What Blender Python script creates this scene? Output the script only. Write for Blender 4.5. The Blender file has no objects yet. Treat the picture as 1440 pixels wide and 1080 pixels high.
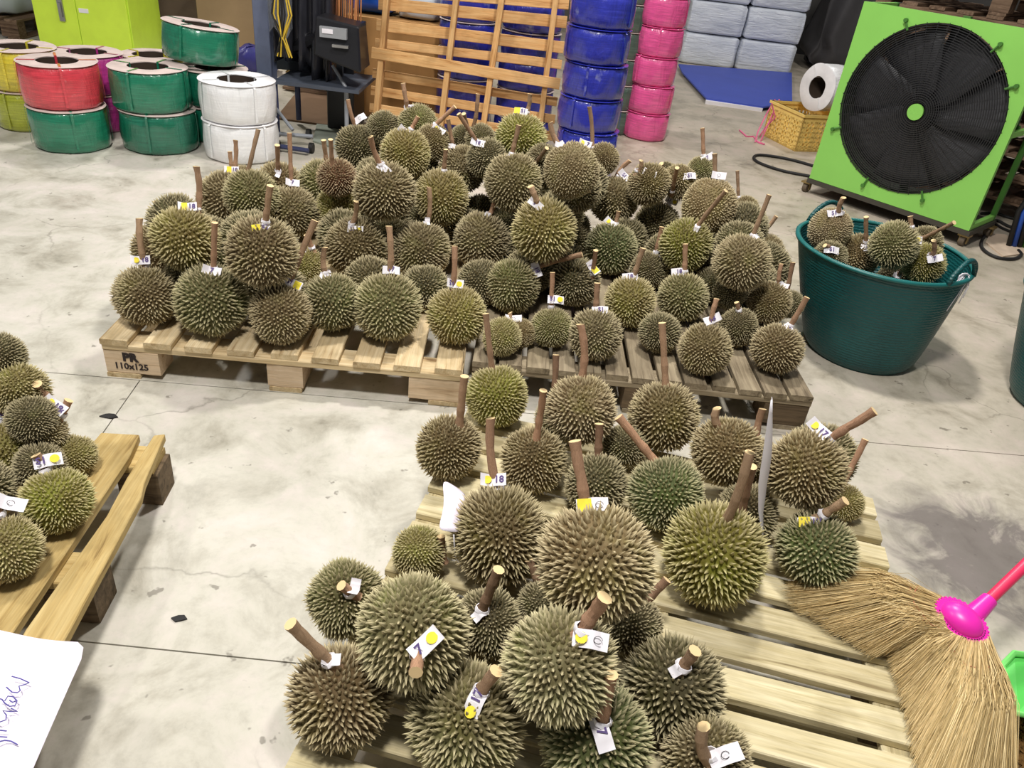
import bpy, bmesh, math, random
from mathutils import Vector, Matrix, Quaternion
PI = math.pi
random.seed(7)
C = bpy.context.scene.collection
SC = bpy.context.scene

# ------------------------------------------------------------------ camera
FPX = 1081.0; PITCH = math.radians(32.0); ROLL = math.radians(6.9); CAMH = 1.38
_f = Vector((0, math.cos(PITCH), -math.sin(PITCH)))
_u0 = Vector((0, math.sin(PITCH), math.cos(PITCH))); _r0 = Vector((1, 0, 0))
RT = _r0 * math.cos(ROLL) + _u0 * math.sin(ROLL)
UP = _u0 * math.cos(ROLL) - _r0 * math.sin(ROLL)
CAM = Vector((0, 0, CAMH))
cd = bpy.data.cameras.new('camera'); cam = bpy.data.objects.new('camera', cd); C.objects.link(cam)
cd.sensor_width = 36; cd.lens = FPX / 1440 * 36; cd.clip_start = .02; cd.clip_end = 100
M = Matrix((RT, UP, -_f)).transposed().to_4x4(); M.translation = CAM
cam.matrix_world = M; SC.camera = cam

def ray(x, y): return _f + RT * ((x - 720) / FPX) - UP * ((y - 540) / FPX)
def gp(x, y, z=0.0):            # point of the horizontal plane z seen at a pixel of the photograph
    d = ray(x, y); return CAM + d * ((z - CAMH) / d.z)
def yp(x, y, Y):                # point of the vertical plane y = Y
    d = ray(x, y); return CAM + d * (Y / d.y)
def dp(x, y, t): return CAM + ray(x, y) * t

# ------------------------------------------------------------------ light
w = bpy.data.worlds.new('world'); SC.world = w; w.use_nodes = True
bg = w.node_tree.nodes['Background']; bg.inputs[0].default_value = (.93, .97, 1.0, 1); bg.inputs[1].default_value = .14
def lamp(name, loc, size, power, col=(1, .97, .92), target=None):
    l = bpy.data.lights.new(name, 'AREA'); l.shape = 'DISK'; l.size = size; l.energy = power; l.color = col
    o = bpy.data.objects.new(name, l); C.objects.link(o); o.location = loc
    t = Vector(target) if target else Vector((loc[0], loc[1], 0))
    o.rotation_euler = (t - Vector(loc)).to_track_quat('-Z', 'Y').to_euler()
    return o
lamp('lamp_over_piles', (.35, 3.2, 3.7), .3, 95)
lamp('lamp_back_left', (-2.6, 6.4, 4.4), .5, 110)
lamp('lamp_behind_viewer', (-.5, .1, 5.0), .6, 215)
lamp('lamp_left', (-4.2, 1.6, 4.8), .6, 90)
lamp('lamp_back_right', (3.0, 7.2, 4.6), .6, 70)
SC.view_settings.view_transform = 'Standard'; SC.view_settings.look = 'None'
SC.view_settings.gamma = 1; SC.view_settings.use_curve_mapping = False
SC.view_settings.exposure = 0.12

# ------------------------------------------------------------------ helpers
class MB:
    def __init__(s): s.v = []; s.f = []; s.m = []
    def face(s, idx, m=0): s.f.append(tuple(idx)); s.m.append(m)
    def prism(s, bot, top, m=0):            # two loops of the same length
        n = len(bot); b = len(s.v)
        s.v += [tuple(p) for p in bot] + [tuple(p) for p in top]
        s.face([b + i for i in range(n)][::-1], m); s.face([b + n + i for i in range(n)], m)
        for i in range(n): s.face((b + i, b + (i + 1) % n, b + n + (i + 1) % n, b + n + i), m)
    def box(s, x0, y0, z0, x1, y1, z1, m=0):
        q = [(x0, y0), (x1, y0), (x1, y1), (x0, y1)]
        s.prism([(x, y, z0) for x, y in q], [(x, y, z1) for x, y in q], m)
    def tube(s, pts, r, n=8, m=0, cap=True, mcap=None):
        pts = [Vector(p) for p in pts]; k = len(pts)
        rs = list(r) if hasattr(r, '__len__') else [r] * k
        base = len(s.v); ref = None
        for i, p in enumerate(pts):
            t = (pts[min(i + 1, k - 1)] - pts[max(i - 1, 0)]).normalized()
            if ref is None: ref = t.orthogonal().normalized()
            ref = (ref - t * ref.dot(t)).normalized(); bn = t.cross(ref)
            for j in range(n):
                a = 2 * PI * j / n; s.v.append(tuple(p + (ref * math.cos(a) + bn * math.sin(a)) * rs[i]))
        for i in range(k - 1):
            for j in range(n):
                a = base + i * n + j; b = base + i * n + (j + 1) % n
                s.face((a, b, b + n, a + n), m)
        if cap:
            s.face([base + j for j in range(n)][::-1], m if mcap is None else mcap)
            s.face([base + (k - 1) * n + j for j in range(n)], m if mcap is None else mcap)
    def lathe(s, prof, n=32, m=0, closed=False, wob=None):    # prof: (r, z)
        base = len(s.v); k = len(prof)
        for r, z in prof:
            for j in range(n):
                a = 2 * PI * j / n; rr = r + (wob(a, z) if wob else 0)
                s.v.append((rr * math.cos(a), rr * math.sin(a), z))
        for i in range(k if closed else k - 1):
            for j in range(n):
                a = base + i * n + j; b = base + i * n + (j + 1) % n; i2 = (i + 1) % k
                c = base + i2 * n + j; d = base + i2 * n + (j + 1) % n
                s.face((a, b, d, c), m)
    def grid(s, P, m=0):                    # P rows of points
        b = len(s.v); R_, C_ = len(P), len(P[0])
        for row in P: s.v += [tuple(p) for p in row]
        for i in range(R_ - 1):
            for j in range(C_ - 1):
                a = b + i * C_ + j; s.face((a, a + 1, a + C_ + 1, a + C_), m)
    def mesh(s, name, mats, smooth=False):
        me = bpy.data.meshes.new(name); me.from_pydata(s.v, [], s.f)
        for m in (mats if isinstance(mats, (list, tuple)) else [mats]): me.materials.append(m)
        me.polygons.foreach_set('material_index', s.m)
        bm = bmesh.new(); bm.from_mesh(me); bmesh.ops.recalc_face_normals(bm, faces=bm.faces); bm.to_mesh(me); bm.free()
        if smooth:
            me.polygons.foreach_set('use_smooth', [True] * len(me.polygons))
            if smooth != 'all':
                me.set_sharp_from_angle(angle=math.radians(40))
        me.update(); return me
    def build(s, name, mats, parent=None, smooth=False, loc=None):
        return ob(name, s.mesh(name, mats, smooth), parent, loc)
def ob(name, me, parent=None, loc=None, rot=None, scale=None, mw=None):
    o = bpy.data.objects.new(name, me); C.objects.link(o)
    if parent is not None: o.parent = parent
    if mw is not None: o.matrix_basis = mw
    if loc is not None: o.location = loc
    if rot is not None: o.rotation_euler = rot
    if scale is not None: o.scale = scale
    return o
def empty(name, loc=(0, 0, 0), rz=0.0):
    o = bpy.data.objects.new(name, None); C.objects.link(o); o.empty_display_size = .05
    o.location = loc; o.rotation_euler = (0, 0, rz); return o
def tag(o, label, cat, group=None, kind=None):
    o['label'] = label; o['category'] = cat
    if group: o['group'] = group
    if kind: o['kind'] = kind
    return o
def thing(name, label, cat, loc=(0, 0, 0), rz=0.0, group=None): return tag(empty(name, loc, rz), label, cat, group)
def bevel(o, wdt=.003, seg=1):
    b = o.modifiers.new('bevel', 'BEVEL'); b.width = wdt; b.segments = seg; b.limit_method = 'ANGLE'; return o

# ------------------------------------------------------------------ materials
def S(r, g, b):                 # sRGB 0-255 to linear
    return tuple(((c / 255) / 12.92 if c / 255 <= .04045 else ((c / 255 + .055) / 1.055) ** 2.4) for c in (r, g, b)) + (1,)
class NT:
    def __init__(s, name, rough=.6, spec=.5):
        s.m = bpy.data.materials.new(name); s.m.use_nodes = True; s.t = s.m.node_tree
        s.b = s.t.nodes['Principled BSDF']; s.b.inputs['Roughness'].default_value = rough
        s.b.inputs['Specular IOR Level'].default_value = spec
    def n(s, typ, **kw):
        x = s.t.nodes.new(typ)
        for k, v in kw.items(): setattr(x, k, v)
        return x
    def l(s, a, b): s.t.links.new(a, b)
    def coords(s, kind='Object', scale=(1, 1, 1), rnd=False):
        tc = s.n('ShaderNodeTexCoord'); mp = s.n('ShaderNodeMapping'); mp.inputs['Scale'].default_value = scale
        s.l(tc.outputs[kind], mp.inputs['Vector'])
        if rnd:
            oi = s.n('ShaderNodeObjectInfo'); mul = s.n('ShaderNodeVectorMath', operation='SCALE')
            mul.inputs[0].default_value = (37, 91, 53); s.l(oi.outputs['Random'], mul.inputs['Scale']); s.l(mul.outputs[0], mp.inputs['Location'])
        return mp.outputs[0]
    def noise(s, vec, scale=5, detail=4, rough=.55, dist=0):
        x = s.n('ShaderNodeTexNoise'); x.inputs['Scale'].default_value = scale; x.inputs['Detail'].default_value = detail
        x.inputs['Roughness'].default_value = rough; x.inputs['Distortion'].default_value = dist
        s.l(vec, x.inputs['Vector']); return x.outputs['Fac']
    def ramp(s, fac, stops):
        x = s.n('ShaderNodeValToRGB'); e = x.color_ramp.elements
        e[0].position, e[0].color = stops[0]; e[1].position, e[1].color = stops[-1]
        for p, c in stops[1:-1]:
            k = e.new(p); k.color = c
        s.l(fac, x.inputs[0]); return x.outputs[0]
    def mix(s, fac, a, b, mode='MIX'):
        x = s.n('ShaderNodeMix', data_type='RGBA', blend_type=mode)
        for sock, v in ((x.inputs[0], fac), (x.inputs[6], a), (x.inputs[7], b)):
            if hasattr(v, 'links') or hasattr(v, 'is_linked'): s.l(v, sock)
            else: sock.default_value = v
        return x.outputs[2]
    def bump(s, h, strength=.3, dist=.01):
        x = s.n('ShaderNodeBump'); x.inputs['Strength'].default_value = strength; x.inputs['Distance'].default_value = dist
        s.l(h, x.inputs['Height']); s.l(x.outputs[0], s.b.inputs['Normal'])
    def col(s, c):
        if hasattr(c, 'is_linked'): s.l(c, s.b.inputs['Base Color'])
        else: s.b.inputs['Base Color'].default_value = c
        return s
def _math(s, op, a, b):
    x = s.n('ShaderNodeMath', operation=op)
    for i, v in enumerate((a, b)):
        if hasattr(v, 'is_linked'): s.l(v, x.inputs[i])
        else: x.inputs[i].default_value = v
    return x.outputs[0]
NT.math = _math
def G(v): return (v, v, v, 1)
def plain(name, rgb, rough=.5, spec=.5, metal=0, var=.12, vs=9, bump=0):
    t = NT(name, rough, spec); t.b.inputs['Metallic'].default_value = metal
    c = S(*rgb); d = tuple(x * (1 - var) for x in c[:3]) + (1,); e = tuple(min(1, x * (1 + var)) for x in c[:3]) + (1,)
    nz = t.noise(t.coords(rnd=True), vs, 5)
    t.col(t.ramp(nz, [(.3, d), (.7, e)]))
    if bump: t.bump(nz, bump, .004)
    return t.m
def wood(name, a, b, dark, rough=.75, stain=None):
    """board material: grain runs along the object's local X"""
    t = NT(name, rough, .25)
    v = t.coords(scale=(1.2, 14, 14), rnd=True); g1 = t.noise(v, 3.2, 6, .6, .8)
    v2 = t.coords(scale=(2, 60, 60), rnd=True); g2 = t.noise(v2, 4, 3)
    v3 = t.coords(rnd=True); g3 = t.noise(v3, 5, 4)
    c = t.ramp(g1, [(.28, S(*dark)), (.42, S(*a)), (.7, S(*b))])
    c = t.mix(.35, c, t.ramp(g2, [(.35, G(.55)), (.65, G(1))]), 'MULTIPLY')
    oi = t.n('ShaderNodeObjectInfo')
    c = t.mix(.8, c, t.ramp(oi.outputs['Random'], [(0, (.72, .70, .68, 1)), (.5, (.95, .93, .9, 1)), (1, (1.0, 1.0, 1.0, 1))]), 'MULTIPLY')
    c = t.mix(.6, c, t.ramp(g3, [(.36, (.62, .6, .55, 1)), (.5, (1, 1, 1, 1))]), 'MULTIPLY')
    t.col(c); t.bump(g2, .25, .003); return t.m
W_tan = wood('wood_tan', (212, 188, 146), (236, 217, 180), (166, 136, 98))
W_block = wood('wood_block', (220, 194, 162), (236, 214, 186), (182, 150, 116))
W_grey = wood('wood_grey', (142, 128, 106), (176, 162, 136), (92, 80, 64))
W_pale = wood('wood_pale', (208, 194, 152), (236, 224, 188), (150, 134, 98))
W_left = wood('wood_left', (200, 172, 112), (222, 198, 140), (140, 112, 66))
W_up = wood('wood_upright', (220, 170, 112), (238, 196, 140), (168, 116, 66))
W_old = wood('wood_old', (120, 96, 78), (160, 134, 112), (66, 50, 42))
W_dark = wood('wood_dark', (104, 88, 68), (134, 114, 90), (64, 52, 40))

def husk_material():
    t = NT('durian_husk', .72, .3)
    oi = t.n('ShaderNodeObjectInfo'); at = t.n('ShaderNodeAttribute', attribute_name='tip')
    v = t.coords(rnd=True); patch = t.noise(v, 1.3, 3, .55, .6); fine = t.noise(v, 26, 2)
    ocol = oi.outputs['Color']
    shade = t.mix(.75, ocol, t.ramp(patch, [(.32, (.66, .56, .45, 1)), (.5, (1, 1, 1, 1)), (.68, (1.05, 1.2, .72, 1))]), 'MULTIPLY')
    sp_ = t.n('ShaderNodeSeparateXYZ'); tc_ = t.n('ShaderNodeTexCoord'); t.l(tc_.outputs['Object'], sp_.inputs[0])
    zz = t.math('ADD', sp_.outputs['Z'], t.math('MULTIPLY', t.math('SUBTRACT', patch, .5), 1.6))
    shade = t.mix(t.ramp(zz, [(.5, G(0)), (.85, G(.75))]), shade, t.mix(1, shade, (.62, .52, .45, 1), 'MULTIPLY'))
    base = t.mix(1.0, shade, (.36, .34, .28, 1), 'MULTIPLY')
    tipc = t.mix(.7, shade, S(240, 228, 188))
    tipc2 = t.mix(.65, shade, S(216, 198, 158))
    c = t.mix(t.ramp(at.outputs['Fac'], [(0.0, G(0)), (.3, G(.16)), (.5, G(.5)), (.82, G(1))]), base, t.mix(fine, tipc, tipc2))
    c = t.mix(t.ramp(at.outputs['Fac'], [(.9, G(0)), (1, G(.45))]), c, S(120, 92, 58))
    t.col(c); return t.m
M_husk = husk_material()
def stem_material():
    t = NT('durian_stem', .8, .2); v = t.coords(scale=(30, 30, 5), rnd=True); g = t.noise(v, 1.6, 5)
    oi = t.n('ShaderNodeObjectInfo')
    c = t.ramp(g, [(.3, S(116, 92, 74)), (.5, S(170, 138, 112)), (.72, S(202, 174, 146))])
    t.col(t.mix(1, c, oi.outputs['Color'], 'MULTIPLY')); t.bump(g, .5, .003); return t.m
M_stem = stem_material()
M_cut = plain('stem_cut', (226, 198, 150), .8, .2, vs=40)
M_paper = plain('paper', (238, 234, 240), .7, .3, var=.04)
M_paper_lilac = plain('paper_lilac', (240, 232, 246), .6, .3, var=.05)
M_yel = plain('sticker_yellow', (240, 220, 60), .6, .3, var=.08, vs=60)
M_ink = plain('ink_violet', (84, 66, 120), .6, .3)
M_inkk = plain('ink_black', (52, 44, 44), .7, .2)
M_inkb = plain('ink_blue', (92, 86, 158), .6, .3)
def lin_col(k):
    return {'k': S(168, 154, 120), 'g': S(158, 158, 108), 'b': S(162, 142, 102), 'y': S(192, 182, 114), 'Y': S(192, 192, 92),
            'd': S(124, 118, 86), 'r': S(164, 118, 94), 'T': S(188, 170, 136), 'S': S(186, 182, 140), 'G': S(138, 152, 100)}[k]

def strap_mat(name, rgb, rough=.28, line=.72):
    """glossy film-wrapped strapping: fine horizontal winding lines, crumpled wrap"""
    t = NT(name, rough, .6)
    v = t.coords(rnd=True); n1 = t.noise(v, 7, 4); n2 = t.noise(t.coords(scale=(3, 3, 60), rnd=True), 3, 3)
    c = S(*rgb); d = tuple(x * line for x in c[:3]) + (1,); e = tuple(min(1, x * 1.15 + .02) for x in c[:3]) + (1,)
    cc = t.ramp(n2, [(.35, d), (.6, c), (.75, e)])
    cc = t.mix(t.ramp(n1, [(.66, G(0)), (.78, G(.35))]), cc, S(235, 240, 240))
    t.col(cc)
    nm = t.noise(t.coords(scale=(9, 9, 2.5), rnd=True), 2.2, 5, .6, 1.0)
    t.bump(nm, .55, .02); t.b.inputs['Coat Weight'].default_value = .8; t.b.inputs['Coat Roughness'].default_value = .12
    return t.m
SM = {k: strap_mat('strap_' + k, c, line=.93 if k == 'white' else .72) for k, c in dict(red=(222, 66, 80), green=(28, 128, 96), dark_green=(20, 112, 86), yellow=(226, 208, 60), lime=(176, 184, 52),
      magenta=(196, 60, 150), white=(244, 244, 246), blue=(44, 52, 168), pink=(240, 92, 158), grey_green=(74, 96, 84)).items()}
M_core = plain('cardboard_core', (66, 54, 46), .85, .2)
M_disc = plain('paper_flange', (202, 184, 178), .8, .2, vs=14)
M_discw = plain('white_flange', (236, 234, 236), .6, .3)
M_card = plain('cardboard', (178, 134, 84), .85, .2, vs=6)
M_steel = plain('steel_grey', (96, 104, 128), .45, .5, vs=14)
M_chrome = plain('bare_metal', (170, 170, 172), .3, .5, metal=.9)
M_black = plain('black_plastic', (30, 30, 34), .35, .5)
M_rubber = plain('black_rubber', (34, 32, 32), .6, .4)

# floor: worn concrete, marks and stains with a shape of their own
def floor_mat():
    t = NT('concrete', .5, .4); g = t.n('ShaderNodeNewGeometry'); v = g.outputs['Position']
    big = t.noise(v, .9, 5, .6, .5); mid = t.noise(v, 4.5, 8, .68, .4); fin = t.noise(v, 38, 5, .7)
    c = t.ramp(mid, [(.26, S(136, 132, 120)), (.38, S(176, 171, 158)), (.5, S(198, 194, 182)), (.62, S(208, 200, 192)), (.78, S(216, 212, 202))])
    c = t.mix(.55, c, t.ramp(big, [(.35, (.80, .79, .75, 1)), (.55, (1, 1, 1, 1)), (.7, (1.0, .95, .935, 1))]), 'MULTIPLY')
    c = t.mix(.3, c, t.ramp(fin, [(.3, G(.72)), (.5, G(1))]), 'MULTIPLY')
    # scuffs and thin scratches
    wv = t.n('ShaderNodeTexVoronoi', feature='DISTANCE_TO_EDGE'); wv.inputs['Scale'].default_value = 1.15
    dn = t.n('ShaderNodeTexNoise'); dn.inputs['Scale'].default_value = 2.2; dn.inputs['Detail'].default_value = 6
    t.l(v, dn.inputs['Vector'])
    va = t.n('ShaderNodeVectorMath', operation='MULTIPLY_ADD'); t.l(dn.outputs['Color'], va.inputs[0]); va.inputs[1].default_value = (.5, .5, .5); t.l(v, va.inputs[2])
    t.l(va.outputs[0], wv.inputs['Vector'])
    cr = t.ramp(wv.outputs['Distance'], [(0, G(.55)), (.006, G(.0))])
    msk = t.mix(1, cr, t.ramp(t.noise(v, 1.7, 2), [(.44, G(0)), (.56, G(1))]), 'MULTIPLY')
    c = t.mix(msk, c, S(120, 114, 104))
    spk = t.ramp(t.noise(v, 17, 3, .6), [(.665, G(0)), (.70, G(.7))])
    c = t.mix(spk, c, S(118, 112, 102))
    # brown tint deepening further back paints in the light falling off, and a wet dark smear on the right
    sx = t.n('ShaderNodeSeparateXYZ'); t.l(v, sx.inputs[0])
    yb = t.ramp(t.math('ADD', t.math('MULTIPLY', sx.outputs['Y'], .1), t.math('MULTIPLY', sx.outputs['X'], .12)), [(.18, G(0)), (.48, G(1))])
    c = t.mix(yb, c, t.mix(.8, c, (.86, .78, .70, 1), 'MULTIPLY'))
    d = t.n('ShaderNodeVectorMath', operation='DISTANCE'); t.l(v, d.inputs[0]); d.inputs[1].default_value = (1.35, 1.62, 0)
    dm = t.math('SUBTRACT', 1.0, t.math('MULTIPLY', d.outputs['Value'], 1.9))
    sm = t.ramp(t.math('MULTIPLY', dm, t.noise(v, 5.5, 6, .65, 1.2)), [(.20, G(0)), (.36, G(.78))])
    c = t.mix(sm, c, S(96, 88, 88))
    t.col(c)
    rr = t.ramp(mid, [(.3, G(.36)), (.7, G(.6))]); t.l(rr, t.b.inputs['Roughness']); t.bump(fin, .12, .003)
    return t.m
M_floor = floor_mat(); M_joint = plain('joint_dirt', (146, 140, 130), .9, .1)

# ------------------------------------------------------------------ structure
fl = MB(); fl.box(-9, -2.5, -.2, 9, 12.5, -.012); floor = fl.build('floor', M_joint); floor['kind'] = 'structure'
j0, j1 = gp(60, 523), gp(360, 548.6); k0, k1 = gp(196, 536), gp(132, 627); n0, n1 = gp(125, 903), gp(400, 931)
def xline(p, q):
    d = (q - p); return lambda x: p.y + d.y / d.x * (x - p.x)
far, near = xline(j0, j1), xline(n0, n1)
kd = (k0 - k1)
def col_x(y): return k1.x + kd.x / kd.y * (y - k1.y)
ga = .0018
def slab(poly):
    m = MB(); m.prism([(x, y, -.05) for x, y in poly], [(x, y, 0) for x, y in poly]); return m.build('floor_slab', M_floor, floor)
back = lambda x: 7.25 + .03 * x
for i, (a, b) in enumerate(((-9, None), (None, 9))):
    for lo, hi in ((lambda x: -2.4, near), (near, far)):
        xl = (lambda y: -9) if a is not None else (lambda y: col_x(y) + ga)
        xr = (lambda y: 9) if b is not None else (lambda y: col_x(y) - ga)
        pts = []
        for (fx, fy, s) in ((xl, lo, 1), (xr, lo, 1), (xr, hi, -1), (xl, hi, -1)):
            y = fy(-1); x = fx(y); y = fy(x) + s * ga; pts.append((fx(y), y))
        slab(pts)
slab([(-9, far(-9) + ga), (9, far(9) + ga), (9, back(9) - ga), (-9, back(-9) - ga)])
slab([(-9, back(-9) + ga), (9, back(9) + ga), (9, 12.4), (-9, 12.4)])
M_wall = plain('wall_dark', (92, 90, 88), .9, .2, vs=1.5)
wm = MB(); wm.box(-9, 11.6, 0, 9, 11.8, 5.2); wl = wm.build('wall_back', M_wall); wl['kind'] = 'structure'

# ------------------------------------------------------------------ pallets
def unit_board(): 
    m = MB(); m.box(0, 0, 0, 1, 1, 1); return m
_bcache = {}
def board(name, L, Wd, T, mat, parent, mw):
    """board mesh with softly chipped ends; local X = length, Y = width, Z = thickness; shared between alike boards"""
    key = (name, round(L, 2), round(Wd, 3), round(T, 3), mat.name, random.randrange(3))
    if key not in _bcache:
        m = MB(); rg = random.Random(str(key)); ch = min(.0025, T / 4)
        n = 6; xs = [L * i / n for i in range(n + 1)]
        loops = []
        for x in xs:
            a = rg.uniform(-.0015, .0015); b = rg.uniform(-.0015, .0015); e = ch
            loops.append([(x, a + e, 0), (x, Wd + b - e, 0), (x, Wd + b, e), (x, Wd + b, T - e), (x, Wd + b - e, T), (x, a + e, T), (x, a, T - e), (x, a, e)])
        b0 = 0
        for lp in loops: m.v += lp
        for i in range(n):
            for j in range(8):
                m.face((i * 8 + j, i * 8 + (j + 1) % 8, (i + 1) * 8 + (j + 1) % 8, (i + 1) * 8 + j))
        m.face(list(range(8))[::-1]); m.face([n * 8 + j for j in range(8)])
        _bcache[key] = m.mesh(name, mat)
    return ob(name, _bcache[key], parent, mw=mw)
def RZ(a): return Matrix.Rotation(a, 4, 'Z')
def T3(x, y, z): return Matrix.Translation((x, y, z))
def pallet(root, W, D, nb, bw, zt, mats, th=.02, st=.02, blockw=.145, lead_first=0, blocks=True, bottoms=True, blockm=None, jitter=.003):
    """local: x across (W), y depth (D), deck boards run along y; top at z = zt"""
    md, ms, mb = mats
    pitch = (W - bw) / (nb - 1)
    for i in range(nb):
        x = i * pitch + random.uniform(-jitter, jitter)
        ex = random.uniform(-.006, .006)
        board('deck_board', D, bw, th, md, root, T3(x + bw, ex, zt - th) @ RZ(PI / 2 + random.uniform(-.002, .002)))
    bt = .016 if bottoms else 0
    zb = bt; hb = zt - th - st - bt
    out = []
    for k, y in enumerate((0.0, (D - .1) / 2, D - .1)):
        board('stringer_board', W, .10, st, ms, root, T3(0, y, zt - th - st))
        for q, x in enumerate((0.0, (W - blockw) / 2, W - blockw)):
            out.append(board('block', blockw if q != 1 else .11, .10, hb, mb, root, T3(x if q != 1 else (W - .11) / 2, y + .002, zb)))
    if bottoms:
        for x in (0.0, (W - .1) / 2, W - .1):
            board('bottom_board', D, .1, bt, ms, root, T3(x + .1, 0, 0) @ RZ(PI / 2))
    return out
A0 = gp(152, 529); A1 = gp(648, 573); angA = math.atan2(A1.y - A0.y, A1.x - A0.x)
pa = thing('wooden_pallet', 'tan wooden pallet stencilled 110x125 under the left half of the rear durian pile', 'pallet', A0, angA)
blk = pallet(pa, 1.1, 1.25, 9, .082, .137, (W_tan, W_tan, W_block), blockw=.165)
def text_mesh(name, body, size, mat, bold=0.0, ext=.0004):
    cu = bpy.data.curves.new(name, 'FONT'); cu.body = body; cu.size = size; cu.extrude = ext; cu.offset = bold; cu.resolution_u = 2
    cu.align_x = 'CENTER'; cu.align_y = 'CENTER'
    o = bpy.data.objects.new(name, cu); C.objects.link(o); dg = bpy.context.evaluated_depsgraph_get()
    me = bpy.data.meshes.new_from_object(o.evaluated_get(dg)); me.name = name; me.materials.clear(); me.materials.append(mat)
    bpy.data.objects.remove(o); bpy.data.curves.remove(cu); return me
for body, size, z, bd in (('PR', .04, .058, .0022), ('110x125', .03, .026, .0008)):
    me = text_mesh('stencil_lettering', body, size, M_inkk, bd)
    ob('stencil_lettering', me, blk[0], mw=T3(.078, -.0012, z - .0) @ Matrix.Rotation(PI / 2, 4, 'X'))
B0 = gp(700, 511, .137); B1 = gp(1145, 558, .137); angB = math.atan2(B1.y - B0.y, B1.x - B0.x)
ub = Vector((math.cos(angB), math.sin(angB), 0)); Bo = B1 - ub * 1.1; Bo.z = 0
pb = thing('wooden_pallet', 'weathered grey narrow-slatted pallet under right half of the rear durian pile', 'pallet', Bo, angB)
pallet(pb, 1.1, 1.2, 13, .072, .137, (W_grey, W_grey, W_dark))
angC = math.radians(-9.7); uC = Vector((math.cos(angC), math.sin(angC), 0)); vC = Vector((-uC.y, uC.x, 0))
Cb = gp(600, 690, .14) + vC * .385 * 1.0; Cb.z = 0      # back-left corner
pcr = thing('wooden_pallet', 'pale slatted pallet in the foreground carrying durians and the grass broom', 'pallet', Cb, angC - PI / 2)
# boards run along uC : local y = uC, local x = -vC
pallet(pcr, 1.25, 1.12, 13, .073, .14, (W_pale, W_pale, W_dark), blockw=.12)
# left pallet: two outer boards built to their waney outline
pl = thing('wooden_pallet', 'yellowish wooden pallet at the left edge under a smaller durian heap', 'pallet', gp(150, 838))
po = Vector(pl.location)
def flatboard(name, px, z0, z1, mat, parent, off):
    pts = [gp(x, y, z1) for x, y in px]; ax = (pts[0] - pts[-1]).normalized()
    # local frame with X along the board
    a = math.atan2(ax.y, ax.x); R_ = RZ(-a)
    q = [R_ @ (p - pts[0]) for p in pts]
    m = MB(); m.prism([(p.x, p.y, z0 - z1) for p in q], [(p.x, p.y, 0) for p in q])
    o = m.build(name, mat, parent); o.matrix_basis = T3(*(pts[0] - off)) @ RZ(a); return bevel(o, .002)
flatboard('deck_board', [(216, 612), (232, 610), (203, 679), (198, 700), (98, 887), (-10, 1080), (-75, 1080), (36, 885), (150, 725), (178, 672)], .118, .14, W_left, pl, po)
flatboard('deck_board', [(142, 608), (196, 611), (182, 642), (104, 760), (21, 885), (-100, 1076), (-230, 1076), (-110, 900), (40, 730)], .118, .14, W_left, pl, po)
dl = (gp(21, 885, .14) - gp(196, 612, .14)).normalized(); pr_ = Vector((dl.y, -dl.x, 0))
if pr_.x > 0: pr_ = -pr_
for k in range(2, 6):
    s0 = gp(196, 612, .14) + pr_ * (.155 * k)
    a = math.atan2(dl.y, dl.x)
    board('deck_board', 1.15, .13, .022, W_left, pl, T3(*(s0 - po - Vector((0, 0, .022)))) @ RZ(a))
for t_ in (.035, .41, .86):
    c0 = gp(232, 610, .14) + dl * t_; a = math.atan2(pr_.y, pr_.x)
    board('stringer_board', 1.0, .09, .02, W_left, pl, T3(*(c0 - po - Vector((0, 0, .042)) + pr_ * -.005 - dl * .01)) @ RZ(a))
    for s_ in (.03, .5, .9):
        board('block', .1, .09, .098, W_dark, pl, T3(*(Vector((c0.x, c0.y, 0)) - po + pr_ * (s_ - .045) - dl * .01)) @ RZ(a))

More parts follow.
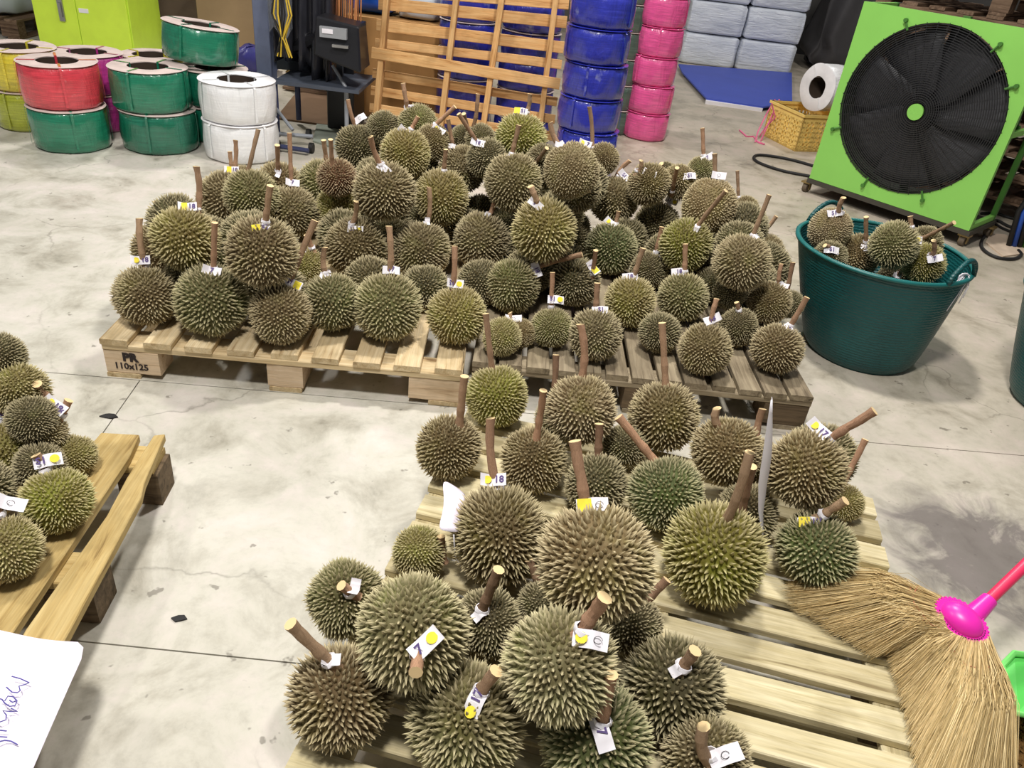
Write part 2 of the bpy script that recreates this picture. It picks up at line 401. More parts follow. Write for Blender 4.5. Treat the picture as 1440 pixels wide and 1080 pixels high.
# ------------------------------------------------------------------ durians
def fib(n, jit, rg):
    out = []; gA = PI * (3 - math.sqrt(5))
    for i in range(n):
        z = 1 - 2 * (i + .5) / n; r = math.sqrt(1 - z * z); a = gA * i
        v = Vector((r * math.cos(a), r * math.sin(a), z)); v += Vector((rg.uniform(-jit, jit) for _ in range(3))); out.append(v.normalized())
    return out
def husk_mesh(seed, nsp, slen, lobes, el, flat=0):
    rg = random.Random(seed); m = MB(); tips = []
    ph = [rg.uniform(0, 2 * PI) for _ in range(4)]
    def rad(d):
        a = math.atan2(d.y, d.x); s = math.sqrt(max(0, 1 - d.z * d.z))
        r = .87 * (1 + lobes * math.cos(5 * a + ph[0]) * s + .02 * math.sin(2 * a + ph[1]) * s + .018 * math.sin(3 * d.z + ph[2]))
        r *= 1 - .08 * math.exp(-((1 - d.z) / .05)) - .05 * math.exp(-((1 + d.z) / .06))
        return r
    def P(d, k=1.0):
        r = rad(d) * k; return Vector((d.x * r, d.y * r, d.z * r * el))
    # body
    nu, nv = 28, 18; b = 0
    for i in range(nv + 1):
        th = PI * i / nv
        for j in range(nu):
            a = 2 * PI * j / nu; d = Vector((math.sin(th) * math.cos(a), math.sin(th) * math.sin(a), math.cos(th)))
            m.v.append(tuple(P(d, .985))); tips.append(0)
    for i in range(nv):
        for j in range(nu):
            m.face((i * nu + j, (i + 1) * nu + j, (i + 1) * nu + (j + 1) % nu, i * nu + (j + 1) % nu))
    sp = math.sqrt(4 * PI / nsp) * .56
    for d in fib(nsp, .028, rg):
        c = P(d, .97); t1 = d.orthogonal().normalized(); t2 = d.cross(t1)
        pole = 1 - .55 * math.exp(-((1 - d.z) / .03))
        L = slen * rg.uniform(.8, 1.15) * pole; rb = sp * rg.uniform(.88, 1.1) * .76
        bend = Vector((rg.uniform(-.25, .25), rg.uniform(-.25, .25), rg.uniform(-.1, .35))) * L
        a0 = rg.uniform(0, PI); base = len(m.v); n5 = 5
        for k, (h, rr, tv) in enumerate(((0, 1, .0), (.42, .56, .45))):
            for j in range(n5):
                a = a0 + 2 * PI * j / n5
                m.v.append(tuple(c + (t1 * math.cos(a) + t2 * math.sin(a)) * rb * rr + d * L * h + bend * h * h)); tips.append(tv)
        m.v.append(tuple(c + d * L * 1.05 + bend)); tips.append(1.0)
        for j in range(n5):
            j2 = (j + 1) % n5
            m.face((base + j, base + j2, base + n5 + j2, base + n5 + j)); m.face((base + n5 + j, base + n5 + j2, base + 2 * n5))
    me = bpy.data.meshes.new('husk'); me.from_pydata(m.v, [], m.f); me.materials.append(M_husk)
    at = me.attributes.new('tip', 'FLOAT', 'POINT'); at.data.foreach_set('value', tips)
    me.update(); return me
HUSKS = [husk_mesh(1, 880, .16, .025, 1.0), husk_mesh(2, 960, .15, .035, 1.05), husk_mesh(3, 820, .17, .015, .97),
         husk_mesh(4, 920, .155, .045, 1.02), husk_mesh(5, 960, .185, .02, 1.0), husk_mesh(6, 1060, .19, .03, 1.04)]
SHORT = husk_mesh(7, 1250, .085, .02, 1.03)
def stem_mesh(seed, bend):
    rg = random.Random(seed); m = MB(); n = 9; pts = []; rs = []
    for i in range(n):
        z = i / (n - 1); pts.append((bend * z * (1 - z) * 4, rg.uniform(-.02, .02), z))
        rs.append(1.25 - .35 * min(1, z * 5) + (.12 if i in (3, 6) else 0) + rg.uniform(-.05, .05) + (.12 if i == n - 1 else 0))
    # unit radius is carried by vertex positions in x,y; tube built by hand so scaling stays round
    for (x, y, z), r in zip(pts, rs):
        for j in range(9):
            a = 2 * PI * j / 9; m.v.append((x * 4 + r * math.cos(a), y * 4 + r * math.sin(a), z))
    for i in range(n - 1):
        for j in range(9):
            m.face((i * 9 + j, i * 9 + (j + 1) % 9, (i + 1) * 9 + (j + 1) % 9, (i + 1) * 9 + j))
    m.face([j for j in range(9)][::-1]); m.face([(n - 1) * 9 + j for j in range(9)], 1)
    return m.mesh('stem', [M_stem, M_cut], True)
STEMS = [stem_mesh(s, b) for s, b in ((1, .0), (2, .25), (3, -.25), (4, .4))]
def flag_mesh(seed, curl):
    m = MB(); L, Wd = .054, .027; n = 8; rows = []
    for k in (0, 1):
        rows.append([(-L / 2 + L * i / n, -Wd / 2 + Wd * k, curl * ((i / n - .5) ** 2) * .06 + .002 * math.sin(i * 1.3 + seed)) for i in range(n + 1)])
    m.grid(rows); me = m.mesh('tag', M_paper, 'all'); return me
FLAGS = [flag_mesh(1, .6), flag_mesh(2, -.5), flag_mesh(3, 1.2)]
def sticker_mesh():
    m = MB(); n = 12; m.v.append((0, 0, .0))
    m.v += [(.0095 * math.cos(2 * PI * i / n), .0088 * math.sin(2 * PI * i / n), .0) for i in range(n)]
    for i in range(n): m.face((0, 1 + i, 1 + (i + 1) % n))
    return m.mesh('sticker', M_yel)
STICK = sticker_mesh()
mm = MB(); mm.box(-.012, -.012, 0, .012, .012, .0004); STICKSQ = mm.mesh('sticker', M_yel)
WR = {t: text_mesh('writing', t, .021, M_ink, .0006, .0002) for t in ('18', 'S1', '17', '7', '18c')}
mq = MB(); mq.tube([(.0065 * math.cos(a), .0055 * math.sin(a), 0) for a in [i * .55 for i in range(11)]], .0006, 4); WR['Q'] = mq.mesh('writing', M_inkk)
mc = MB(); mc.lathe([(1.0, 0), (1.25, .5), (1.05, 1.0), (.95, 1.0), (.95, 0)], 10, closed=True, wob=lambda a, z: .1 * math.sin(3 * a + 4 * z)); COLLAR = mc.mesh('paper_collar', M_paper, True)
LIFT = {0: .0005, 1: .0005, 2: .0005}
N_D = 0
def durian(px, py, rpx, t, stem, tg, ck, label, group, rg):
    global N_D; N_D += 1
    P0 = dp(px, py, t); R = rpx * t / FPX * 1.035
    if stem:
        bx, by, tx, ty = stem
        d = ray(bx, by).normalized(); oc = CAM - P0; b = oc.dot(d); disc = b * b - (oc.length_squared - (.84 * R) ** 2)
        s = -b - math.sqrt(disc) if disc > 0 else -b
        base = CAM + d * s
        ax = (base - P0).normalized()
        if disc <= 0: base = P0 + ax * .84 * R
        depth = (base - CAM).dot(_f); Lp = math.hypot(tx - bx, ty - by) * depth / FPX
        guess = base + (ax * .6 + Vector((0, 0, .5))).normalized() * max(Lp * 1.08, .03)
        dt = ray(tx, ty).normalized(); tip = CAM + dt * (guess - CAM).dot(dt)
    else:
        ax = Vector((rg.uniform(-.5, .5), rg.uniform(.2, .9), rg.uniform(.3, 1))).normalized(); base = None
    foot = Vector((P0.x, P0.y, P0.z - R * .9))
    e = thing('durian', label, 'durian', foot, 0, group)
    hm = SHORT if ck == 'T' and rpx < 48 else HUSKS[rg.randrange(4) if rpx < 60 else rg.choice((0, 2, 4, 5))]
    q = ax.to_track_quat('Z', 'Y').to_matrix().to_4x4() @ RZ(rg.uniform(0, 6.28))
    sc = Matrix.Diagonal((R * rg.uniform(.97, 1.02), R * rg.uniform(.97, 1.02), R, 1))
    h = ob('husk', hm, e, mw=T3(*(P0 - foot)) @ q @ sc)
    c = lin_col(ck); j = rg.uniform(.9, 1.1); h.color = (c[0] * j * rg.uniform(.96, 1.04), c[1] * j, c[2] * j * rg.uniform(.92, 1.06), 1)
    if stem:
        v = tip - base; root = base - v.normalized() * .012; L = (tip - root).length
        rs = .0078 + .0034 * min(1, rpx / 75) + rg.uniform(-.001, .001)
        sm = STEMS[rg.choice((0, 0, 1, 2))] if L > .03 else STEMS[0]
        qs = v.to_track_quat('Z', 'Y').to_matrix().to_4x4() @ RZ(rg.uniform(0, 6.28))
        so = ob('stem', sm, e, mw=T3(*(root - foot)) @ qs @ Matrix.Diagonal((rs, rs, L, 1)))
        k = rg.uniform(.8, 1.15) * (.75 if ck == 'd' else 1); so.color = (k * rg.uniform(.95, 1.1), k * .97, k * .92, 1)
    if tg:
        gx, gy, ang, kind, txt = tg
        ref = (base if base is not None else P0 - ray(px, py).normalized() * R)
        dep = (ref - CAM).length - .016
        dd = ray(gx, gy).normalized(); gc = CAM + dd * dep
        nrm = (-dd * .9 + Vector((0, 0, .35)) + Vector((rg.uniform(-.2, .2), rg.uniform(-.2, .2), 0))).normalized()
        a = math.radians(ang); xi = RT * math.cos(a) + UP * math.sin(a); xv = (xi - nrm * xi.dot(nrm)).normalized(); yv = nrm.cross(xv)
        Mx = Matrix((xv, yv, nrm)).transposed().to_4x4(); Mx.translation = gc - foot
        if not txt and kind == 'n': Mx = Mx @ Matrix.Diagonal((.55, .7, 1, 1))
        fi = rg.randrange(2); to = ob('tag', FLAGS[fi], e, mw=Mx)
        lz = .0045 if fi == 0 else .0035
        if kind in 'lr':
            ob('sticker', STICKSQ if rg.random() < .5 else STICK, to, loc=(-.013 if kind == 'l' else .013, 0, lz))
        if txt:
            ob('writing', WR[txt], to, loc=((.012 if kind == 'l' else -.012 if kind == 'r' else 0), 0, lz + .0006))
        if stem:
            mwc = T3(*(base + v.normalized() * .004 - foot)) @ qs @ Matrix.Diagonal((rs * 1.12, rs * 1.12, .012, 1))
            ob('paper_collar', COLLAR, e, mw=mwc)
    return e
DUR = [
('R', 205, 416, 43, 2.394, (207, 358, 196, 307), (198, 366, 5, 'l', '18'), 'k', "grey-brown durian at the left end of the rear pile's front row, yellow-dotted tag"),
('R', 297, 422, 51, 2.381, (300, 381, 302, 313), (298, 381, -8, 'n', '7'), 'g', "green durian second from left in the rear pile's front row, straight stem"),
('R', 395, 442, 44, 2.378, (407, 390, 443, 310), (413, 399, -25, 'r', 'S1'), 'b', 'round brown durian low in front row above middle pallet block, stem slanting right'),
('R', 467, 425, 43, 2.484, (460, 387, 457, 348), (461, 391, -15, 'n', '17'), 'g', 'green durian wedged between the brown low one and the largest front-row durian'),
('R', 261, 337, 48, 2.391, (278, 296, 276, 234), (264, 291, 6, 'l', '18'), 'y', 'pale yellow-green durian above first two front-row durians, tall dark stem'),
('R', 226, 350, 38, 2.684, (224, 310, 219, 283), 0, 'b', "small brown durian peeking out left behind pale one on pile's left edge"),
('R', 368, 355, 51, 2.289, (373, 316, 380, 261), (367, 321, 12, 'l', 'S1'), 'b', 'large brown durian in second row with thick stem and yellow tag folded at base'),
('R', 312, 360, 36, 2.703, (333, 322, 343, 302), 0, 'd', 'shaded dark durian in gap left of the large second-row brown one'),
('R', 318, 281, 41, 3.052, (331, 238, 331, 197), (326, 239, 0, 'l', '18'), 'b', 'brown durian nearest the white coils, two stems and yellow-edged tag'),
('R', 353, 275, 38, 2.887, (348, 233, 363, 182), 0, 'g', 'greenish durian right behind the one with the yellow-edged tag near white coils'),
('R', 338, 262, 30, 3.292, (324, 233, 323, 213), 0, 'b', "half-hidden durian with short stem nearest behind on pile's upper left"),
('R', 409, 298, 38, 3.059, (410, 258, 407, 187), (411, 257, 0, 'n', '7'), 'k', 'grey-brown durian with tall reddish stem and small square tag, upper left'),
('R', 392, 262, 34, 3.258, (391, 243, 390, 204), (391, 245, 70, 'n', ''), 'b', 'small brown durian behind grey-brown one, thin tag scrap and dark upright stem'),
('R', 454, 258, 34, 3.246, (460, 232, 455, 197), (471, 233, 0, 'n', '18'), 'g', 'pale green durian with wide white tag and paired stems, upper left of pile'),
('R', 479, 292, 34, 3.086, 0, 0, 'y', 'yellow-green stemless-looking durian just left of the brown ridge-top fruit'),
('R', 474, 250, 28, 2.946, (467, 230, 465, 196), 0, 'r', 'reddish brown durian behind the wide white tag on the upper left'),
('R', 432, 372, 26, 2.768, (440, 352, 431, 330), (426, 354, 70, 'n', ''), 'y', 'small shaded durian tucked behind slanting stem, narrow tag on stem'),
('R', 541, 269, 43, 2.763, (537, 234, 521, 192), (540, 237, -40, 'n', 'Q'), 'k', 'large brown-grey durian in third row, cream cut stem leaning left'),
('R', 501, 349, 43, 2.811, (494, 318, 501, 283), (500, 323, -4, 'r', 'S1'), 'b', 'purplish-brown durian in second row, pink tag with yellow end'),
('R', 545, 432, 49, 2.459, (547, 376, 547, 318), (550, 379, 0, 'n', '17'), 'g', 'largest front-row durian with straight stem and small white tag, mid left pallet'),
('R', 593, 353, 41, 2.87, (601, 308, 603, 263), (601, 312, 90, 'n', ''), 'k', 'smooth short-spined khaki durian in second row with upright narrow tag'),
('R', 621, 278, 40, 3.013, (624, 243, 627, 210), (628, 250, -40, 'n', 'Q'), 'y', 'golden-tinged brown durian near the middle of the third row, curled tag'),
('R', 676, 338, 40, 2.989, (687, 302, 700, 256), (686, 303, 0, 'n', ''), 'k', 'grey durian right of the short-spined khaki one, stem leaning right'),
('R', 643, 444, 42, 2.494, (633, 394, 639, 346), (640, 399, -5, 'r', 'S1'), 'y', 'front-row durian with bright yellow-green patch at right end of tan pallet'),
('R', 765, 323, 47, 2.67, (754, 288, 746, 262), (753, 286, -40, 'n', '7'), 'y', 'big pale lime durian in centre of pile above the sideways stem'),
('R', 720, 401, 39, 2.723, (757, 371, 819, 358), (755, 380, -70, 'n', '18'), 'g', 'oval durian whose long bare stem points sideways right'),
('R', 808, 397, 36, 2.813, (833, 388, 838, 352), (834, 377, -55, 'r', '7'), 'd', 'dark brown durian under the end of the sideways stem'),
('R', 776, 461, 29, 2.546, (774, 419, 777, 383), (782, 421, -3, 'r', 'S1'), 'g', 'small durian low in the gap between pallets with pink-yellow tag'),
('R', 706, 474, 28, 2.459, 0, 0, 'y', 'small yellowish durian at the pallet joint behind a foreground stem'),
('R', 732, 469, 22, 2.535, (722, 449, 717, 440), (722, 449, 0, 'n', 'Q'), 'b', 'smallest durian at the pallet joint, half hidden by yellowish one'),
('R', 570, 217, 36, 2.983, (577, 183, 588, 164), (569, 185, -35, 'n', 'S1'), 'y', 'pale durian near the pile top, white tag tilted down right, third from left'),
('R', 504, 208, 32, 3.272, (500, 178, 489, 140), (506, 166, 35, 'n', 'Q'), 'd', "dark green durian at the pile's upper left shoulder, tilted white tag"),
('R', 587, 175, 28, 3.178, (571, 150, 567, 117), (578, 152, 12, 'n', 'S1'), 'g', 'topmost left durian in front of the upright pallet, stem before its left post'),
('R', 540, 180, 24, 3.198, 0, 0, 'd', 'dark green durian between shoulder fruit and topmost left one'),
('R', 608, 201, 26, 3.102, (610, 178, 640, 150), (617, 183, -35, 'l', ''), 'b', "brown durian with yellow-ended tag below the upright pallet's second post"),
('R', 650, 238, 34, 3.131, (636, 205, 630, 168), (635, 205, -10, 'n', ''), 'k', 'khaki durian centre of fourth row, orange-brown stem leaning left'),
('R', 652, 198, 22, 3.24, (663, 198, 652, 160), 0, 'd', 'dark durian under bent stems before the upright pallet'),
('R', 676, 196, 22, 3.15, (660, 172, 672, 132), 0, 'd', "dark green durian at the very back beneath upright pallet's middle"),
('R', 684, 222, 28, 3.004, (672, 202, 645, 160), (672, 201, -15, 'n', '18'), 'd', 'shaded durian behind khaki one with bluish tag on its stem'),
('R', 733, 193, 35, 3.079, (740, 160, 745, 132), (732, 156, -8, 'l', 'S1'), 'Y', 'bright yellow-green durian highest at the back, yellow-marked tag'),
('R', 721, 257, 41, 2.927, (719, 218, 730, 176), (720, 225, -35, 'n', '7'), 'k', 'durian right below the bright yellow-green one, small white folded tag'),
('R', 803, 240, 41, 2.649, (789, 204, 774, 172), (787, 204, -10, 'n', ''), 'T', 'tan short-spined durian on top in front of blue coils'),
('R', 762, 226, 24, 3.013, (753, 230, 769, 208), 0, 'd', 'dark durian squeezed left of tan short-spined top fruit'),
('R', 848, 224, 23, 3.227, (822, 202, 829, 150), (823, 202, -20, 'l', '7'), 'b', 'small brown durian right behind tan top fruit with vertical dark stem'),
('R', 864, 281, 34, 3.288, (868, 243, 886, 226), (878, 247, -50, 'n', 'S1'), 'k', 'tall oval brown durian in front of the pink coils, steep white tag'),
('R', 912, 259, 30, 3.144, (895, 243, 902, 226), (914, 244, -25, 'n', '18'), 'b', 'brown durian second behind in front of pink coils, white tag on top'),
('R', 955, 256, 25, 3.196, (945, 271, 952, 236), (970, 247, 5, 'n', 'S1'), 'b', 'brown durian behind pair of dark stems, right rear of pile'),
('R', 936, 248, 20, 3.303, (936, 257, 930, 230), 0, 'd', 'dark small durian filling between tagged rear ones, right of pink coils'),
('R', 985, 240, 20, 3.255, (990, 220, 988, 180), (995, 222, 25, 'n', '7'), 'g', 'rearmost right durian with tallest dark stem against the floor'),
('R', 997, 290, 41, 2.998, (1007, 247, 1005, 216), (1011, 247, -10, 'n', 'Q'), 'T', 'large pale khaki durian on top of the right side'),
('R', 923, 315, 32, 3.332, (944, 283, 950, 262), (945, 283, -28, 'r', 'S1'), 'd', 'dark grey-brown durian with purple and yellow tag, right half'),
('R', 912, 380, 27, 3.029, (923, 355, 931, 319), (925, 363, -55, 'n', 'S1'), 'd', 'shaded durian below dark grey-brown one, slanted tag hanging'),
('R', 859, 350, 37, 3.075, (866, 313, 870, 297), (859, 314, -45, 'l', ''), 'G', 'dark green durian with curled yellow-white tag right of centre'),
('R', 964, 345, 38, 2.944, (979, 321, 1021, 268), (980, 320, 65, 'n', ''), 'Y', 'yellow durian on right side with long stem leaning right'),
('R', 1043, 369, 41, 2.742, (1062, 324, 1082, 274), (1062, 333, 35, 'n', ''), 'k', 'big khaki durian at right side of rear pile, cream-tagged dark stem'),
('R', 1079, 353, 24, 3.339, (1066, 330, 1092, 304), 0, 'b', 'brown durian peeking out right of the big khaki one'),
('R', 1047, 297, 21, 3.322, (1034, 272, 1037, 240), (1043, 308, -25, 'r', '7'), 'b', 'small reddish-brown durian right of pale khaki top fruit, yellow tag'),
('R', 886, 425, 37, 2.723, (891, 386, 904, 349), (886, 389, 0, 'n', '18'), 'y', 'yellow-patched durian in front row of grey pallet, stem leaning right'),
('R', 960, 418, 37, 2.8, (963, 381, 964, 343), (955, 382, 3, 'n', '18'), 'g', 'round green durian directly beneath the yellow one, wide pale tag'),
('R', 837, 471, 38, 2.497, (838, 431, 840, 398), (845, 436, 5, 'n', 'S1'), 'k', "durian at front of grey pallet behind the foreground's tallest stem"),
('R', 991, 491, 38, 2.491, (1001, 445, 1008, 420), (1002, 449, 20, 'n', '18'), 'b', 'frontmost brown durian on grey pallet, near its right third'),
('R', 1038, 461, 28, 2.687, (1040, 440, 1036, 425), (1041, 454, -60, 'n', '7'), 'd', 'tall dark durian between frontmost and corner ones on grey pallet'),
('R', 1082, 426, 31, 2.856, (1097, 396, 1099, 371), (1104, 402, -30, 'n', ''), 'b', 'brown durian stacked over the corner one nearest the green tub'),
('R', 1110, 428, 21, 2.934, (1105, 398, 1115, 369), 0, 'd', 'dark durian hidden behind the crossed stems nearest the tub'),
('R', 1093, 490, 37, 2.549, (1113, 456, 1135, 418), (1110, 465, -60, 'n', 'S1'), 'b', 'corner durian at the right end of grey pallet'),
('R', 928, 468, 30, 2.59, 0, 0, 'd', 'shaded brown durian set back between frontmost fruits on grey pallet'),
('R', 1000, 402, 26, 2.975, 0, 0, 'd', 'dark durian in the shade between green and big khaki ones, right side'),
('R', 1026, 412, 24, 2.865, 0, 0, 'd', 'dark durian added for the shadow in the hollow under the big khaki one'),  # added fruit, its dark husk stands in for a shadow
('C', 699, 558, 44, 2.124, (690, 511, 683, 441), 0, 'Y', 'yellow-green durian at rear left corner of foreground pallet, thin tall stem'),
('C', 631, 630, 47, 1.91, (646, 597, 653, 529), 0, 'b', 'leftmost rear durian of foreground pallet, stem against neighbour'),
('C', 818, 576, 51, 1.962, (816, 524, 816, 456), 0, 'T', 'pale brown durian centre rear of foreground pallet, upright reddish stem'),
('C', 785, 590, 34, 2.094, (773, 526, 782, 499), 0, 'd', 'hidden dark durian between two rear foreground fruits, forked thin stem'),
('C', 750, 647, 47, 1.906, (754, 616, 764, 549), 0, 'b', 'brown durian with thick reddish stem in second row of foreground pallet'),
('C', 703, 752, 68, 1.628, (702, 676, 690, 588), (694, 675, 0, 'l', '18'), 'b', 'large brown-green durian with long stem and tag beside white paper scrap'),
('C', 838, 682, 46, 1.854, (841, 640, 843, 596), 0, 'd', 'shaded brown durian behind the biggest one, short thin stem'),
('C', 933, 586, 51, 2.085, (936, 542, 931, 454), 0, 'b', 'brown durian rear right of foreground pile, tall stem with cream base'),
('C', 935, 695, 53, 1.814, (921, 646, 870, 586), 0, 'G', 'dark green durian with long bare stem lying towards rear left'),
('C', 1022, 636, 49, 1.91, (1013, 598, 1008, 574), 0, 'b', 'brown durian left of the tall white paper slip'),
('C', 1060, 650, 38, 2.012, (1067, 606, 1073, 575), 0, 'b', 'durian directly behind the white paper slip'),
('C', 1133, 660, 57, 1.766, (1166, 614, 1230, 578), (1152, 604, -50, 'l', '17'), 'b', 'large durian at right of foreground pallet, thin stem pointing right, yellow-dot tag'),
('C', 1186, 707, 28, 1.941, (1181, 640, 1217, 618), 0, 'y', 'small yellowish durian at far right edge of foreground pile'),
('C', 1005, 780, 73, 1.648, (1023, 728, 1054, 636), 0, 'Y', 'lime-patched large durian by open boards, very thick slanting stem'),
('C', 1050, 722, 42, 1.831, (1044, 714, 1058, 656), 0, 'd', 'durian behind lime-patched one, second stem beside thick stem'),
('C', 1148, 773, 56, 1.725, (1153, 727, 1189, 704), (1140, 735, -8, 'l', '17'), 'G', 'green durian at right edge beside the broom, bent cut stem'),
('C', 838, 792, 84, 1.288, (822, 700, 808, 620), (833, 711, 3, 'l', 'Q'), 'T', 'biggest tan-grey durian in the middle of foreground pile, dark-tipped stem'),
('C', 878, 628, 32, 2.029, 0, 0, 'd', 'dark durian in the hollow below long bare stem'),
('C', 487, 842, 54, 1.486, (497, 836, 480, 823), (499, 826, 80, 'n', ''), 'g', 'green-brown durian at left rear of front cluster, stub stem facing up'),
('C', 581, 888, 82, 1.257, (588, 912, 585, 946), (598, 906, 45, 'r', '7'), 'S', 'large silvery green durian with stem stub pointing at viewer'),
('C', 478, 979, 74, 1.295, (467, 934, 408, 877), (466, 928, 0, 'n', ''), 'b', 'durian at bottom left corner with thick bent stem over the floor'),
('C', 590, 776, 39, 1.634, (627, 785, 620, 754), 0, 'y', 'yellow-green durian on pallet edge below white paper scrap'),
('C', 655, 1015, 82, 1.269, (672, 977, 698, 943), (667, 990, 70, 'l', '17'), 'S', 'large durian at bottom edge with yellow-marked tag hanging from stub'),
('C', 688, 875, 48, 1.483, (676, 862, 701, 801), (674, 863, 45, 'n', ''), 'd', 'dark durian right of silvery one, short stem with pink tag'),
('C', 762, 850, 36, 1.555, (756, 818, 744, 787), 0, 'd', 'shadowed durian in hollow left under the biggest one'),
('C', 788, 935, 82, 1.202, (816, 892, 850, 840), (830, 899, -12, 'l', 'Q'), 'S', 'pale durian front centre with circled tag and forked reddish stem'),
('C', 889, 880, 44, 1.519, (916, 832, 938, 815), 0, 'd', 'dark durian beneath biggest one beside the open boards'),
('C', 946, 970, 75, 1.368, (957, 942, 978, 915), (954, 941, 30, 'n', ''), 'd', 'dark grey-brown durian beside open boards with crumpled white tag'),
('C', 838, 1040, 80, 1.268, (846, 1020, 859, 948), (846, 1030, -75, 'n', '7'), 'G', 'green durian at bottom edge below the circled tag fruit'),
('C', 993, 1066, 63, 1.275, (999, 1068, 989, 1021), (1020, 1062, 20, 'n', 'Q'), 'k', 'durian at bottom right of cluster, crooked stem wrapped in white tag'),
('L', 0, 500, 33, 1.745, 0, 0, 'd', 'dark durian at the back of left pallet, cut by frame'),
('L', 28, 548, 39, 1.743, (60, 552, 52, 540), 0, 'y', 'upper yellow-green durian on left pallet below the dark one'),
('L', 62, 607, 31, 1.751, (84, 588, 97, 563), (78, 571, -35, 'l', '18c'), 'b', 'shaded small durian with yellow-marked tag standing out over the floor'),
('L', 104, 640, 31, 1.794, 0, 0, 'y', 'small yellow-green durian at right of left pallet heap'),
('L', 13, 634, 44, 1.752, (2, 592, -12, 572), (8, 582, -3, 'n', 'S1'), 'y', 'yellow-green durian at frame edge under the upper tagged one'),
('L', 80, 705, 46, 1.635, (66, 660, 50, 640), (67, 647, 18, 'r', 'S1'), 'Y', 'bright yellow-green durian in front of left pallet heap, yellow-ended tag'),
('L', 10, 772, 48, 1.514, (0, 715, -14, 700), (15, 708, -4, 'n', 'Q'), 'y', 'lowest durian on left pallet, plain tag with a circle'),
('L', 45, 590, 34, 1.714, 0, 0, 'd', 'shaded durian in the middle of left pallet heap'),
('L', 55, 655, 34, 1.703, 0, 0, 'd', 'dark durian under the tagged ones on left pallet heap'),
('T', 1167, 323, 32, 2.976, (1182, 303, 1186, 278), (1173, 300, 5, 'n', 'S1'), 'T', 'tan durian at left inside the front tub, light split stem'),
('T', 1205, 360, 31, 3.02, (1218, 343, 1218, 305), (1221, 349, -20, 'n', 'S1'), 'b', 'brown durian with upright stem in the front tub'),
('T', 1257, 345, 34, 2.852, (1282, 323, 1280, 304), (1285, 337, -8, 'r', '17'), 'g', 'green-brown durian in the middle of the tub with yellow tag'),
('T', 1298, 370, 29, 2.912, (1308, 362, 1313, 338), (1314, 364, 8, 'n', '7'), 'Y', 'yellow durian at right inside the front tub near the handle'),
('T', 1300, 342, 24, 2.995, (1300, 334, 1342, 313), 0, 'd', 'durian at tub back whose long stem points right'),
('T', 1258, 392, 24, 3.07, (1262, 388, 1270, 370), (1262, 388, -25, 'n', ''), 'd', 'low durian in tub with tag just over rim'),
('T', 1167, 362, 24, 2.909, (1166, 352, 1160, 345), (1170, 351, -10, 'n', 'S1'), 'd', 'shaded durian low at left in tub, tag showing'),
('R', 598, 404, 34, 2.675, 0, 0, 'd', 'dark durian added for the shade between the largest front-row one and yellow-patched one'),  # this and the next two: dark durians added to stand in for shade
('R', 676, 398, 33, 2.751, 0, 0, 'd', 'dark durian added for the shade left of the oval one with the sideways stem'),
('R', 530, 398, 34, 2.664, 0, 0, 'd', 'dark durian added for the shade right behind the largest front-row durian, only its top showing'),
('L', 20, 590, 40, 1.859, 0, 0, 'd', 'shaded durian at the frame edge behind the two plainly tagged left pallet ones'),
('L', -28, 560, 44, 1.883, 0, 0, 'd', 'durian mostly outside the left frame edge, farthest back on left pallet'),
('L', -30, 690, 46, 1.617, 0, 0, 'd', 'durian mostly outside the left frame edge, nearest on left pallet'),
('L', -40, 620, 46, 1.747, 0, 0, 'd', 'durian mostly outside the left frame edge, middle of left pallet')
]
